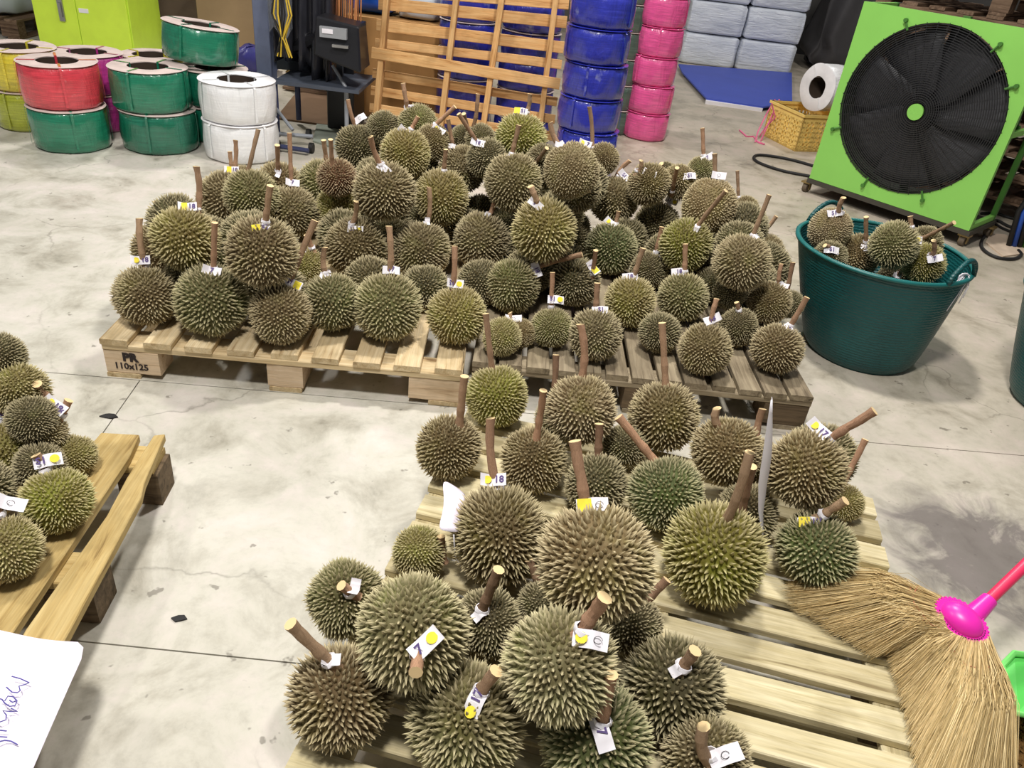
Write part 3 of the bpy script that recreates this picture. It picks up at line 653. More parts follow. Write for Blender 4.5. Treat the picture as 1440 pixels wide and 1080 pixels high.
FILL = [('R', 390.1, 407.4, 39.7, 2.527), ('R', 271.4, 390.3, 39.7, 2.538), ('R', 522.3, 399.6, 40.8, 2.621), ('R', 369.8, 381.4, 36.0, 2.643), ('R', 382.0, 345.3, 38.2, 2.806), ('R', 289.7, 335.8, 34.9, 2.816), ('R', 743.6, 381.3, 33.6, 2.871), ('R', 793.5, 372.4, 33.1, 2.953), ('R', 481.4, 328.7, 35.6, 2.97), ('R', 549.9, 338.2, 32.8, 2.981), ('R', 1060.2, 397.0, 33.6, 2.992), ('R', 747.6, 345.8, 36.5, 3.051), ('R', 997.9, 374.3, 31.9, 3.091), ('R', 544.4, 312.5, 34.2, 3.118), ('R', 1075.7, 374.4, 35.2, 3.125), ('R', 933.7, 358.6, 31.4, 3.143), ('R', 800.1, 342.1, 31.4, 3.145), ('R', 657.1, 324.7, 30.7, 3.15), ('R', 715.5, 323.2, 32.5, 3.192), ('R', 602.7, 309.1, 32.8, 3.193), ('R', 879.6, 338.3, 31.5, 3.23), ('R', 978.6, 347.9, 33.0, 3.234), ('R', 514.8, 293.3, 29.9, 3.247), ('R', 1037.7, 352.3, 31.3, 3.265), ('R', 802.1, 323.4, 29.0, 3.284), ('R', 674.2, 305.6, 30.8, 3.287), ('R', 572.3, 291.3, 29.2, 3.312), ('R', 748.9, 308.7, 29.8, 3.335), ('R', 629.9, 291.4, 28.6, 3.365), ('R', 995.2, 331.1, 30.6, 3.381), ('R', 512.4, 274.5, 28.1, 3.388), ('R', 448.2, 263.2, 28.7, 3.409), ('R', 797.5, 280.4, 29.7, 3.371), ('R', 352.1, 335.2, 40.2, 2.493), ('R', 248.7, 312.2, 40.1, 2.544), ('R', 774.4, 320.0, 35.8, 2.857), ('R', 1038.8, 345.2, 33.9, 2.901), ('R', 789.5, 297.7, 33.0, 3.018), ('R', 1045.6, 318.5, 34.7, 3.091), ('R', 530.3, 251.4, 31.6, 3.127), ('R', 760.3, 275.3, 33.9, 3.157), ('R', 593.0, 249.4, 32.0, 3.201), ('R', 713.0, 255.3, 32.9, 3.27), ('R', 820.6, 260.4, 34.7, 3.106), ('R', 769.6, 236.1, 29.7, 3.257), ('R', 810.9, 265.6, 34.6, 2.86), ('C', 774.0, 928.4, 68.9, 1.402), ('C', 584.6, 889.9, 70.2, 1.42), ('C', 821.4, 790.6, 60.7, 1.619), ('C', 1153.2, 643.5, 49.3, 2.03)]
GR = {'R': 'durians heaped on the two rear pallets', 'C': 'durians on the foreground pallet', 'L': 'durians on the left pallet', 'T': 'durians in the green tub'}
rg = random.Random(11)
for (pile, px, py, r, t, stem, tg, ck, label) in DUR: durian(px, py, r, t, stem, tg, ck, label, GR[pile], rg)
IN = {'R': 'rear pile', 'C': 'foreground pile', 'L': 'left pallet heap'}
for (pile, px, py, r, t) in FILL:  # mostly unseen dark fillers, added as support and to block light
    durian(px, py, r, t, None, None, 'd', 'filler durian added inside the %s, glimpsed through gaps between other fruits' % IN[pile],
           'filler durians added inside the %s' % IN[pile], rg)

# paper slips in the foreground heap
m = MB(); rows = []
for i in range(11):
    s = i / 10
    L0 = [(1085, 562), (1080, 600), (1075, 640), (1069, 680), (1068, 720), (1074, 765)]
    k = s * 5; a = int(min(4, k)); f_ = k - a
    x = L0[a][0] * (1 - f_) + L0[a + 1][0] * f_; y = L0[a][1] * (1 - f_) + L0[a + 1][1] * f_
    wd = 2 + 12 * math.sin(PI * min(1, s * 1.05)) ** 1.2
    rows.append([yp(x - wd * .15, y, 1.30), yp(x + wd * .75, y + 1, 1.36), yp(x + wd * .35, y - 4, 1.46)])
m.grid(rows); o = m.build('paper_slip', M_paper, smooth='all')
o.modifiers.new('thickness', 'SOLIDIFY').thickness = .001
tag(o, 'tall white paper slip standing edge-on between durians on the foreground pallet', 'paper')
m = MB()
rows = [[yp(621, 673, 1.30), yp(636, 681, 1.30), yp(658, 696, 1.31)], [yp(625, 698, 1.255), yp(640, 702, 1.245), yp(654, 708, 1.26)],
        [yp(623, 722, 1.20), yp(635, 724, 1.195), yp(648, 728, 1.22)], [yp(614, 746, 1.16), yp(632, 747, 1.165), yp(650, 750, 1.18)]]
m.grid(rows); o = m.build('paper_scrap', M_paper_lilac, smooth='all')
o.modifiers.new('round', 'SUBSURF').levels = 2; o.modifiers['round'].render_levels = 2
o.modifiers.new('thickness', 'SOLIDIFY').thickness = .001
tag(o, 'crumpled lilac-white paper scrap tucked at left of the large durian in foreground', 'paper')
m = MB(); pts = [yp(x, y, 1.17 - .0 * y) for x, y in ((638, 752), (639, 768), (641, 784), (650, 800), (664, 812), (674, 817))]
m.tube(pts, .0016, 6); o = m.build('plastic_string', M_paper, smooth='all'); tag(o, 'thin white plastic string curling below the paper scrap', 'string')

# big handwritten sheet at the lower left corner
m = MB(); rows = []
tl, tr, bl_, br_ = gp(-60, 880, .15), gp(125, 905, .165), gp(-140, 1120, .15), gp(28, 1125, .165)
for i in range(9):
    v_ = i / 8; row = []
    for j in range(13):
        u_ = j / 12; p = tl.lerp(tr, u_).lerp(bl_.lerp(br_, u_), v_)
        p.z += .006 * math.sin(u_ * 7 + v_ * 2) * (1 - u_ * .3)
        if i == 0 and j > 8: p.z += 0
        row.append(p)
    rows.append(row)
# rounded far right corner
rows[0][12] = rows[0][12].lerp(rows[1][11], .3)
rows[0][11] = rows[0][11].lerp(rows[1][11], .0) ; 
m.grid(rows); sheet = m.build('paper_sheet', M_paper_lilac, smooth='all')
sd = sheet.modifiers.new('thickness', 'SOLIDIFY'); sd.thickness = .0015
tag(sheet, 'large white paper sheet with blue handwriting lying across the near end of left pallet', 'paper')
def ink(pts):
    m = MB(); P_ = []
    for x, y in pts: P_.append(gp(x / 4.5, 840 + y / 4.5, .172))
    m.tube(P_, .0011, 5); o = m.build('handwriting', M_inkb, sheet); return o
ink([(75, 500), (130, 515), (185, 540), (155, 552), (120, 562), (128, 590), (110, 603), (75, 600), (40, 568)])
ink([(30, 655), (50, 625), (85, 630), (108, 655), (95, 685), (60, 690), (30, 670), (12, 645), (-10, 640)])
ink([(60, 650), (80, 665), (100, 655)])
ink([(70, 702), (110, 722), (60, 722), (18, 718), (40, 745), (38, 775), (-5, 790), (-30, 780)])
ink([(-30, 838), (42, 846)]); ink([(-30, 880), (45, 885)]); ink([(-20, 918), (30, 905), (70, 910), (112, 932)])

# ------------------------------------------------------------------ tubs
def tub_mat():
    t = NT('tub_teal', .42, .5); tc = t.coords(scale=(1, 1, 1)); wv = t.n('ShaderNodeTexWave', wave_type='BANDS', bands_direction='Z')
    wv.inputs['Scale'].default_value = 28; wv.inputs['Distortion'].default_value = 3.5; wv.inputs['Detail'].default_value = 2; wv.inputs['Detail Scale'].default_value = 3
    t.l(tc, wv.inputs['Vector']); c = t.ramp(t.noise(tc, 6, 4), [(.3, S(8, 66, 68)), (.7, S(14, 84, 84))]); t.col(c); t.bump(wv.outputs['Fac'], .4, .004); return t.m
M_tub = tub_mat(); M_tubr = plain('tub_rim', (22, 100, 98), .4, .5)
def make_tub(label, loc, rb, rt_, off, H, h_ang):
    e = thing('plastic_tub', label, 'tub', loc, 0, 'green plastic tubs on the floor')
    m = MB(); n = 56; prof = []
    K = 12
    out = [(rb - .012, 0.0), (rb, .012)] + [(rb + (rt_ - rb) * (i / K) ** .85, H * i / K) for i in range(1, K + 1)]
    inn = [(r - .006, z) for r, z in out[::-1] if z > .02] + [(rb - .02, .012), (0.002, .012)]
    prof = [(.002, 0)] + out + inn
    m.lathe(prof, n)
    m.v = [(x + off[0] * (z / H), y + off[1] * (z / H), z) for x, y, z in m.v]
    m.build('body', M_tub, e, smooth=True)
    m = MB(); m.lathe([(rt_ - .009, H - .006), (rt_ + .007, H - .006), (rt_ + .009, H + .002), (rt_, H + .008), (rt_ - .009, H + .004)], n, closed=True)
    m.v = [(x + off[0], y + off[1], z) for x, y, z in m.v]; m.build('rim', M_tubr, e, smooth='all')
    for a in h_ang:
        m = MB(); pts = []
        for i in range(15):
            s = i / 14; aa = a + (s - .5) * .62; hh = .075 * math.sin(PI * s) ** .7
            pts.append((off[0] + (rt_ + .002 - .012 * math.sin(PI * s)) * math.cos(aa), off[1] + (rt_ + .002 - .012 * math.sin(PI * s)) * math.sin(aa), H + hh))
        m.tube(pts, .0095, 8); m.build('handle', M_tub, e, smooth='all')
    return e
tubC = Vector((1.36, 2.78, 0))
make_tub('dark teal plastic tub holding durians, right of the rear pallets', tubC, .205, .316, (-.025, .05), .41, (math.radians(118), math.radians(-50)))
make_tub('dark teal plastic tub cut by the right edge of the photo', Vector((2.07, 2.52, 0)), .2, .30, (0, .02), .41, (math.radians(100), math.radians(-80)))
# frayed white cord on the near handle
m = MB(); rr_ = random.Random(4); hp = yp(1357, 392, 2.62)
for k in range(26):
    a = rr_.uniform(0, 6.28); p = hp + Vector((.012 * math.cos(a), .01 * math.sin(a), rr_.uniform(-.005, .01)))
    e_ = p + Vector((rr_.uniform(-.045, .0), rr_.uniform(-.02, .0), -rr_.uniform(.05, .12))); mid = (p + e_) / 2 + Vector((rr_.uniform(-.01, .01), rr_.uniform(-.01, .01), .005))
    m.tube([p, mid, e_], .0018, 4)
m.tube([hp + Vector((.018 * math.cos(i * .7), .008, .016 * math.sin(i * .7))) for i in range(10)], .004, 5)
o = m.build('frayed_cord', M_paper, smooth='all'); tag(o, 'frayed white cord tied to the near handle of the durian tub', 'cord')

# ------------------------------------------------------------------ strapping coils
def coil(label, loc, col, R=.225, H=.205, ri=.105, disc=None, tilt=None, group='stacked strapping coils on the left', ties=4, band=None):
    e = thing('strapping_coil', label, 'coil', loc, random.uniform(0, 6), group)
    if tilt: e.rotation_euler = tilt
    m = MB(); rg2 = random.Random(label); ph = rg2.uniform(0, 6)
    wob = lambda a, z: .0022 * math.sin(6 * a + 18 * z + ph) + .0018 * math.sin(11 * a - 30 * z)
    m.lathe([(ri + .012, .006), (R - .012, .004), (R - .003, .014), (R, H * .3), (R + .001, H * .5), (R, H * .7), (R - .003, H - .014), (R - .012, H - .004), (ri + .012, H - .006)], 64, wob=wob)
    m.build('winding', SM[col], e, smooth='all')
    m = MB(); m.lathe([(ri, 0), (ri + .012, 0), (ri + .012, H), (ri, H)], 40, closed=True); m.build('core', M_core, e, smooth=True)
    m = MB(); m.lathe([(ri - .002, H - .004), (R - .004, H - .004), (R + .002, H - .001), (R - .004, H + .002), (ri - .002, H + .001)], 56, closed=True, wob=lambda a, z: .002 * math.sin(5 * a + ph) * (z > H - .003))
    m.build('paper_flange', disc or M_disc, e, smooth=True)
    for k in range(ties):
        a = ph + k * 2 * PI / ties; m = MB(); c_, s_ = math.cos(a), math.sin(a); hw = .006
        path = [(ri - .004, .01), (ri - .004, H + .004), (R - .01, H + .005), (R + .0065, H - .012), (R + .0065, .02)]
        rows = [[(r * c_ - s_ * w_, r * s_ + c_ * w_, z) for r, z in path] for w_ in (-hw, hw)]
        m.grid(rows); o = m.build('tie_band', band or SM[col], e); o.modifiers.new('thickness', 'SOLIDIFY').thickness = .0015
    return e
def stack(center, specs, **kw):
    z = 0
    for (label, col, dx, dy) in specs:
        H = kw.get('H', .205)
        coil(label, Vector((center.x + dx, center.y + dy, z)), col, **kw); z += H + .004
c1 = gp(81, 90, .415)
stack(c1, [('green strapping coil under the red one', 'green', .01, -.01), ('red strapping coil on top of a green one', 'red', 0, 0)], R=.192, H=.215)
stack(gp(208, 96, .415), [('green strapping coil at the bottom, left of the white stack', 'dark_green', .02, 0), ('green strapping coil topping the pair beside the white stack', 'green', 0, 0)], R=.2, H=.212)
stack(gp(333, 113, .405), [('white strapping coil at the bottom of its pair', 'white', .0, .0), ('white strapping coil on top of its pair', 'white', 0, 0)], R=.2, H=.205, disc=M_discw)
stack(gp(25, 67, .415), [('lime-yellow strapping coil at bottom of left edge stack', 'lime', .0, 0), ('yellow strapping coil on top of left edge stack', 'yellow', 0, 0)], R=.19, H=.21)
stack(gp(122, 72, .415), [('magenta strapping coil under another, behind the red stack', 'magenta', .0, 0), ('magenta strapping coil on top, behind the red one', 'magenta', 0, 0)], R=.185)
stack(gp(212, 76, .395), [('yellow strapping coil at the bottom, behind the green pair', 'yellow', .0, 0), ('yellow strapping coil behind the green pair with dark hole', 'yellow', 0, 0)], R=.175, H=.195)
ct = gp(300, 94, .395)
stack(ct, [('green strapping coil on the floor under two others behind white stack', 'dark_green', .0, 0), ('green strapping coil beneath the tilted one', 'dark_green', 0, 0)], R=.19, H=.195)
coil('green strapping coil lying tilted on top of the back stack', Vector((ct.x - .07, ct.y, .425)), 'green', R=.205, H=.19, tilt=(math.radians(-4), math.radians(5), 0))
# tall stacks in the middle
gb = 'tall stack of blue strapping coils right of the upright pallet'
zb = 0; cen = Vector((.275, 4.46, 0))
NAMES = ['lowest, half hidden by durians', 'second from the floor', 'third from the floor', 'fourth from the floor', 'fifth from the floor', 'topmost']
for k in range(6):
    coil('blue strapping coil in the tall stack beside the pink one, ' + NAMES[k], Vector((cen.x - .022 - .03 * zb + (.008 if k % 2 else 0), cen.y, zb)), 'blue', R=.172, H=.172, disc=SM['blue'], group=gb, ties=3); zb += .174
zb = 0; cen = gp(905, 192, 0)
for k in range(6):
    coil('pink strapping coil in the tall pink stack, ' + ['lowest on the floor', 'second from the floor', 'third from the floor', 'fourth from the floor', 'fifth from the floor', 'topmost at the photo edge'][k], Vector((cen.x - .03 * zb + (-.01 if k == 2 else 0), cen.y, zb)), 'pink', R=.16, H=.187, ri=.09, disc=SM['pink'], group='tall stack of pink strapping coils', ties=2); zb += .189
for (px_, yy, side) in ((655, 5.5, 'left'), (742, 5.35, 'right')):
    q = yp(px_, 100, yy); zb = 0
    for k in range(6):
        coil('blue strapping coil behind the upright pallet, %s stack, %s' % (side, NAMES[k] if k < 5 else 'topmost'), Vector((q.x, yy, zb)), 'blue', R=.19, H=.172, group='blue strapping coils behind the upright pallet', ties=2); zb += .174
q = yp(872, 100, 6.0); zb = 0
for k in range(6):
    coil('grey-green strapping coil in the stack between blue and pink ones, ' + ['lowest', 'second up', 'third up', 'fourth up', 'fifth up', 'topmost'][k], Vector((q.x, 6.0, zb)), 'grey_green', R=.2, H=.172, group='grey-green strapping coils at the back', ties=2); zb += .174

# ------------------------------------------------------------------ upright pallet
up = thing('wooden_pallet', 'orange-tan wooden pallet standing upright behind the rear durian pile', 'pallet', (0, 4.83, 0))
lean = .12
def upt(px, py, d=0): 
    p = yp(px, py, 4.83); Y = 4.83 + lean * p.z; p = yp(px, py, Y - d); return p
def bar(name, a, b, width, thick, mat, parent, off, vertical):
    """board between two points; width in the leaning plane, thickness towards the viewer"""
    ax = (b - a).normalized(); nrm = Vector((0, -1, lean)).normalized(); wv = nrm.cross(ax).normalized(); nrm = ax.cross(wv)
    Mx = Matrix((ax, wv, nrm)).transposed().to_4x4(); Mx.translation = a - wv * width / 2 - off
    return board(name, (b - a).length, width, thick, mat, parent, Mx)
uo = Vector(up.location)
# back slats (zoomed photo coordinates /3 + 360)
sl = [((515, 5), (1330, 15), .075), ((560, 40), (1315, 100), .07), ((520, 95), (1300, 185), .085), ((505, 172), (1290, 268), .06),
      ((500, 245), (0, 0), 0), ((495, 320), (1280, 345), 0), ((490, 308), (1270, 430), .055), ((490, 378), (1262, 500), .055), ((488, 452), (1245, 580), .055), ((488, 520), (1235, 650), .05), ((488, 585), (1230, 715), .05)]
sl = [((520, 20), (1328, -2), 0)]
Ys = [(-40, 20), (15, 95), (105, 200), (180, 272), (308, 430), (380, 502), (452, 574), (520, 645), (590, 712), (660, 780), (-115, -55), (-185, -130)]
for i, (ya, yb) in enumerate(Ys):
    a = upt(360 + (560 - .085 * ya - 40) / 3, ya / 3); b = upt(360 + (1322 - .12 * yb) / 3, yb / 3)
    bar('slat', a, b, (.052 if i not in (2, 1) else .064), .018, W_up, up, uo, False)
for (xt, xb) in ((560, 515), (850, 785), (1040, 960), (1265, 1195)):
    a = upt(360 + (xt + (xt - xb) / 560 * 200) / 3, -200 / 3, .02); b = upt(360 + (xb - (xt - xb) / 560 * 180) / 3, 740 / 3, .02)
    b.z = max(b.z, 0.0)
    bar('upright', a, b, .032, .07, W_up, up, uo, True)
a = upt(360 + 490 / 3, 222 / 3, .092); b = upt(360 + 1282 / 3, 355 / 3, .092); bar('front_slat', a, b, .062, .018, W_up, up, uo, False)

# ------------------------------------------------------------------ left back: cabinet, bags, boxes
M_lime = plain('cabinet_lime', (212, 242, 74), .4, .5, var=.05); M_lime2 = plain('cabinet_lime_dark', (200, 232, 70), .45, .5, var=.05)
ca = gp(57, 72); cb = gp(190, 86); cang = math.atan2(cb.y - ca.y, cb.x - ca.x); cw = (cb - ca).length
cab = thing('metal_cabinet', 'lime green metal cabinet standing behind the coils at upper left', 'cabinet', ca, cang)
m = MB(); m.box(0, .02, .0, cw, .62, 1.75); bevel(m.build('body', M_lime2, cab), .004)
for k, (x0, x1) in enumerate(((.01, cw * .46), (cw * .465, cw - .01))):
    m = MB(); m.box(x0, 0, .03, x1, .019, 1.72); d_ = bevel(m.build('door', M_lime, cab), .003)
    if k == 0:
        m = MB(); m.box(x1 - .13, -.014, .24, x1 - .09, .0, .40); m.box(x1 - .12, -.03, .27, x1 - .10, -.012, .37); m.build('handle', M_chrome, d_)
    else:
        m = MB(); m.box(x0 + .02, -.006, .315, x0 + .09, .0, .345); m.build('label_plate', M_paper, d_)
M_bag = plain('bag_grey', (186, 192, 200), .5, .5, vs=5, bump=.5)
bp = gp(22, 52); bpal = thing('wooden_pallet', 'old brown pallet under the grey bags in the far left corner', 'pallet', (bp.x - 1.1, bp.y - .1, 0))
pallet(bpal, 1.2, 1.0, 8, .1, .15, (W_old, W_old, W_old))
def blob_box(w_, d_, h_, seed, n=10, amp=.03, rnd=.3):
    m = MB(); rg = random.Random(seed); nu, nv = n * 4, n
    for i in range(nv + 1):
        th = PI * i / nv
        for j in range(nu):
            a = 2 * PI * j / nu; x = math.sin(th) * math.cos(a); y = math.sin(th) * math.sin(a); z = math.cos(th)
            f_ = lambda t_: math.copysign(abs(t_) ** rnd, t_)
            m.v.append((f_(x) * w_ / 2 + amp * math.sin(9 * z + seed + 3 * a), f_(y) * d_ / 2 + amp * math.sin(7 * a + seed), (f_(z) * .5 + .5) * h_ + (amp * .4 * math.sin(5 * a + seed) if .1 < th < 3 else 0)))
    for i in range(nv):
        for j in range(nu): m.face((i * nu + j, (i + 1) * nu + j, (i + 1) * nu + (j + 1) % nu, i * nu + (j + 1) % nu))
    return m
for k in range(5):
    m = blob_box(1.05, .9, .19, k, amp=.012); o = m.build('grey_bag', M_bag, smooth='all', loc=(bp.x - .5, bp.y + .4, .155 + k * .19))
    tag(o, 'pale grey plastic bag on the far left pallet, %s' % ['lowest', 'second up', 'third up', 'fourth up', 'topmost'][k], 'bag', 'grey bags piled in the far left corner')
# brown cartons behind the tilted green coil
def carton(label, loc, rz, w_, d_, h_, mat=None, tape=True):
    e = thing('cardboard_box', label, 'box', loc, rz); m = MB(); m.box(-w_ / 2, -d_ / 2, 0, w_ / 2, d_ / 2, h_); bevel(m.build('carton', mat or M_card, e), .004)
    for s_ in (-1, 1):
        m = MB(); m.box(-w_ / 2, min(0, s_ * d_ / 2) + .001, h_, w_ / 2, max(0, s_ * d_ / 2) - .001, h_ + .004); m.build('flap', mat or M_card, e)
    if tape:
        m = MB(); m.box(-w_ / 2 - .001, -.025, h_ + .0042, w_ / 2 + .001, .025, h_ + .005); m.build('tape', plain('tape', (200, 170, 120), .3), e)
    return e
M_tan2 = plain('kraft_dull', (150, 126, 96), .85, .2, vs=4)
q = gp(330, 88); carton('dull brown cardboard carton behind the tilted green coil', (q.x + .0, q.y + .45, 0), .1, .75, .5, .62, M_tan2)
q = yp(285, 40, 7.8); carton('dark brown carton in the gap right of the lime cabinet', (q.x, 7.8, 0), .05, .8, .5, .5, plain('kraft_dark', (96, 82, 68), .9, .2))
q = yp(552, 120, 5.75); cbx = carton('large brown cardboard box behind the left side of the upright pallet', (q.x + .05, 5.75, 0), .03, .66, .5, .63)
m = blob_box(.36, .34, .26, 3, amp=.015, rnd=.6); o = m.build('blue_bag', plain('blue_plastic', (24, 84, 190), .35, .5, vs=6, bump=.6), smooth='all', loc=(q.x - .13, 5.75, .64)); tag(o, 'bright blue plastic bag on top of the brown cardboard box', 'bag')
m = blob_box(.3, .3, .16, 5, amp=.012, rnd=.5); o = m.build('grey_bundle', M_bag, smooth='all', loc=(q.x + .2, 5.72, .64)); tag(o, 'grey wrapped bundle beside the blue bag on the cardboard box', 'bundle')
m = blob_box(.34, .3, .2, 8, amp=.02, rnd=.7); q = gp(358, 105); o = m.build('purple_bag', plain('purple_plastic', (52, 50, 118), .4, .5, bump=.5), smooth='all', loc=(q.x, q.y + .1, 0)); tag(o, 'small purple-blue bag on the floor between green coils and steel post', 'bag')

# ------------------------------------------------------------------ strapping machine stand
YM = 4.75
st = thing('strapping_machine', 'grey steel strapping machine stand draped with black plastic, left of the upright pallet', 'machine', gp(385, 175))
so_ = Vector(st.location)
def L(p): return p - so_
m = MB(); p0 = yp(369, 0, YM); bx_ = p0.x
m.box(bx_ - .045, YM - .05, 0.30, bx_ + .045, YM + .05, 1.6); m.v = [tuple(L(Vector(v_))) for v_ in m.v]; bevel(m.build('post', M_steel, st), .004)
m = MB(); a = yp(386, 112, YM - .1); b = yp(478, 78, YM + .2); m.box(a.x, YM - .12, a.z - .02, a.x + .5, YM + .35, a.z + .0); m.v = [tuple(L(Vector(v_))) for v_ in m.v]; m.build('shelf', plain('shelf_dark', (74, 80, 92), .5), st)
shz = a.z
M_navy = plain('frame_navy', (52, 58, 92), .5, .5); M_tubeg = plain('tube_grey', (150, 154, 162), .4, .5)
def tb(name, pp, r, mat): 
    m = MB(); m.tube([L(Vector(p)) for p in pp], r, 8); return m.build(name, mat, st, smooth=True)
lx = yp(388, 150, YM - .1).x
tb('leg', [(lx, YM - .1, shz - .02), (lx, YM - .1, .03)], .018, M_navy)
tb('leg', [(lx, YM + .33, shz - .02), (lx, YM + .33, .03)], .018, M_navy)
tb('brace', [yp(386, 150, YM - .11), yp(412, 183, YM - .2)], .01, M_tubeg)
tb('brace', [yp(468, 92, YM), yp(487, 124, YM - .05)], .01, M_tubeg)
tb('leg', [yp(487, 124, YM - .05), Vector((yp(487, 124, YM - .05).x, YM - .05, .03))], .013, M_tubeg)
tb('crossbar', [gp(390, 188, .06), gp(440, 192, .06)], .012, M_tubeg); tb('crossbar', [gp(388, 205, .03), gp(434, 212, .03)], .014, M_navy)
for x_, y_ in ((390, 204), (438, 208), (434, 188)):
    m = MB(); c_ = gp(x_, y_, .03); m.tube([L(c_) + Vector((-.012, 0, 0)), L(c_) + Vector((.012, 0, 0))], .03, 14); m.build('wheel', M_rubber, st, smooth=True)
# head
q = gp(489, 122); bxk = thing('black_box', 'tall black box added to fill the dark area between the strapping machine and the brown carton', 'box', (yp(489, 100, 5.2).x, 5.2, 0))  # black box added to fill the dark area beside the machine
m = MB(); m.box(-.1, -.15, 0, .075, .15, .6); bevel(m.build('body', M_black, bxk), .006); m = MB(); m.box(-.11, -.16, .6, .085, .16, .63); bevel(m.build('lid', M_black, bxk), .005)
h0 = yp(480, 50, YM - .05)
m = MB(); m.prism([L(h0 + Vector(v_)) for v_ in ((-.13, -.12, -.1), (.14, -.12, -.17), (.14, .12, -.17), (-.13, .12, -.1))], [L(h0 + Vector(v_)) for v_ in ((-.12, -.09, .1), (.12, -.09, .07), (.12, .1, .07), (-.12, .1, .1))]); hd = bevel(m.build('head', M_black, st), .01)
m = MB(); c_ = L(h0); m.box(c_.x - .09, c_.y - .125, c_.z + .0, c_.x + .06, c_.y - .1, c_.z + .055); m.build('label_plate', plain('plate_silver', (150, 152, 156), .4, .5), hd)
m = MB(); m.box(c_.x - .075, c_.y - .128, c_.z + .022, c_.x - .015, c_.y - .124, c_.z + .045); m.build('sticker', M_paper, hd)
m = MB(); m.box(c_.x - .02, c_.y - .13, c_.z - .045, c_.x + .07, c_.y - .1, c_.z - .03); m.build('chrome_bar', M_chrome, hd)
tb('arm', [h0 + Vector((-.1, .05, 0)), yp(430, 60, YM + .1), yp(400, 70, YM + .1)], .035, M_black)
# panel behind and plastic drape
m = MB(); a = yp(378, 0, YM + .2); b = yp(470, 95, YM + .2); m.box(a.x, YM + .2, shz, b.x + .05, YM + .23, 1.45); m.v = [tuple(L(Vector(v_))) for v_ in m.v]; m.build('back_panel', plain('panel_dark', (66, 70, 76), .6, .3), st)
M_film = plain('black_film', (44, 44, 50), .22, .6, vs=10, bump=.6)
m = MB(); rows = []
for i in range(13):
    v_ = i / 12; row = []
    for j in range(25):
        u_ = j / 24; x = a.x - .0 + u_ * .42; z = 1.45 - v_ * (1.45 - shz - .02 - .07 * math.sin(u_ * 5))
        row.append(L(Vector((x, YM + .1 - .06 * math.sin(u_ * 34 + 2 * v_) * (.3 + v_ * .7) - .05 * v_, z))))
    rows.append(row)
m.grid(rows); o = m.build('plastic_drape', M_film, st, smooth='all'); o.modifiers.new('thickness', 'SOLIDIFY').thickness = .002
m = MB(); rows = []
for i in range(9):
    v_ = i / 8; rows.append([L(Vector((bx_ + .05 + u_ / 8 * .14, YM - .06 - .02 * math.sin(u_ * 2.1 + v_ * 3), 1.45 - v_ * .85 + .04 * math.sin(u_)))) for u_ in range(9)])
M_clear = NT('clear_film', .15, .6); M_clear.col(S(200, 205, 215)); M_clear.b.inputs['Transmission Weight'].default_value = .75; M_clear.bump(M_clear.noise(M_clear.coords(), 30, 4), .8, .01)
m.grid(rows); o = m.build('clear_plastic_drape', M_clear.m, st, smooth='all')
# hanging orange straps
M_org = plain('strap_orange', (196, 132, 84), .6, .3); hk = yp(487, 0, YM + .1)
e = thing('strap_bundle', 'bundle of thin orange-brown straps hanging beside the black machine head', 'straps', (hk.x, YM + .14, hk.z - .2))
for k in range(14):
    m = MB(); x = -.075 + k * .011 + random.uniform(-.003, .003); z1 = -.0 + random.uniform(0, .04)
    m.tube([(x, random.uniform(-.02, .02), z1), (x + .006, 0, .2), (x + .01, 0, .75)], .0045, 5); m.build('strap', M_org if k % 3 else plain('strap_brown', (130, 80, 52), .6, .3), e)
M_mesh = plain('strap_yellow', (214, 180, 60), .6, .3)
e = thing('strap_tangle', 'tangle of yellow and dark cords hanging beside the grey steel post', 'cords', (yp(402, 60, YM - .1).x, YM - .15, yp(402, 78, YM - .1).z))
for k in range(12):
    m = MB(); x = random.uniform(-.05, .05)
    m.tube([(x, 0, 0), (x * .4 + random.uniform(-.02, .02), random.uniform(-.02, .02), .1), (x * 1.2, 0, .22), (0, 0, .5)], .0045, 5); m.build('cord', M_mesh if k % 2 else M_rubber, e)
# clutter on the floor under the stand
q0 = gp(395, 165); q1 = gp(475, 135)
M_crd2 = plain('card_brown', (122, 98, 78), .9, .2, vs=4)
m = MB(); P_ = [gp(388, 168), gp(462, 178), (gp(500, 140)), gp(420, 128)]; m.prism([(p.x, p.y, .0) for p in P_], [(p.x, p.y, .012) for p in P_]); o = m.build('flattened_carton', M_crd2); tag(o, 'flattened brown carton lying under the strapping machine stand', 'cardboard')
m = MB(); P_ = [gp(448, 165), gp(500, 168), gp(486, 215), gp(440, 200)]; m.prism([(p.x, p.y, .0) for p in P_], [(p.x, p.y, .01) for p in P_]); o = m.build('floor_mat', plain('mat_grey_green', (150, 156, 144), .8, .2)); tag(o, 'grey-green mat on the floor beside upper left durians', 'mat')
e = thing('wood_offcuts', 'loose stack of brown wooden offcuts below the strapping machine', 'wood', gp(440, 128))
for k in range(6):
    board('offcut', .42 + .05 * (k % 2), .06, .02, W_old, e, T3(-.2 + .02 * k, -.1 + .04 * (k % 3), .012 + .021 * k) @ RZ(.15 * (k % 3) - .1))
m = blob_box(.36, .2, .09, 2, amp=.02, rnd=.7); o = m.build('burlap_sack', plain('sack_tan', (158, 132, 84), .9, .2, vs=12, bump=.7), smooth='all', loc=gp(432, 128) + Vector((.05, .0, .14))); o.rotation_euler = (0, -.25, .2)
tag(o, 'crumpled tan sack lying on the wooden offcuts under the machine', 'sack')

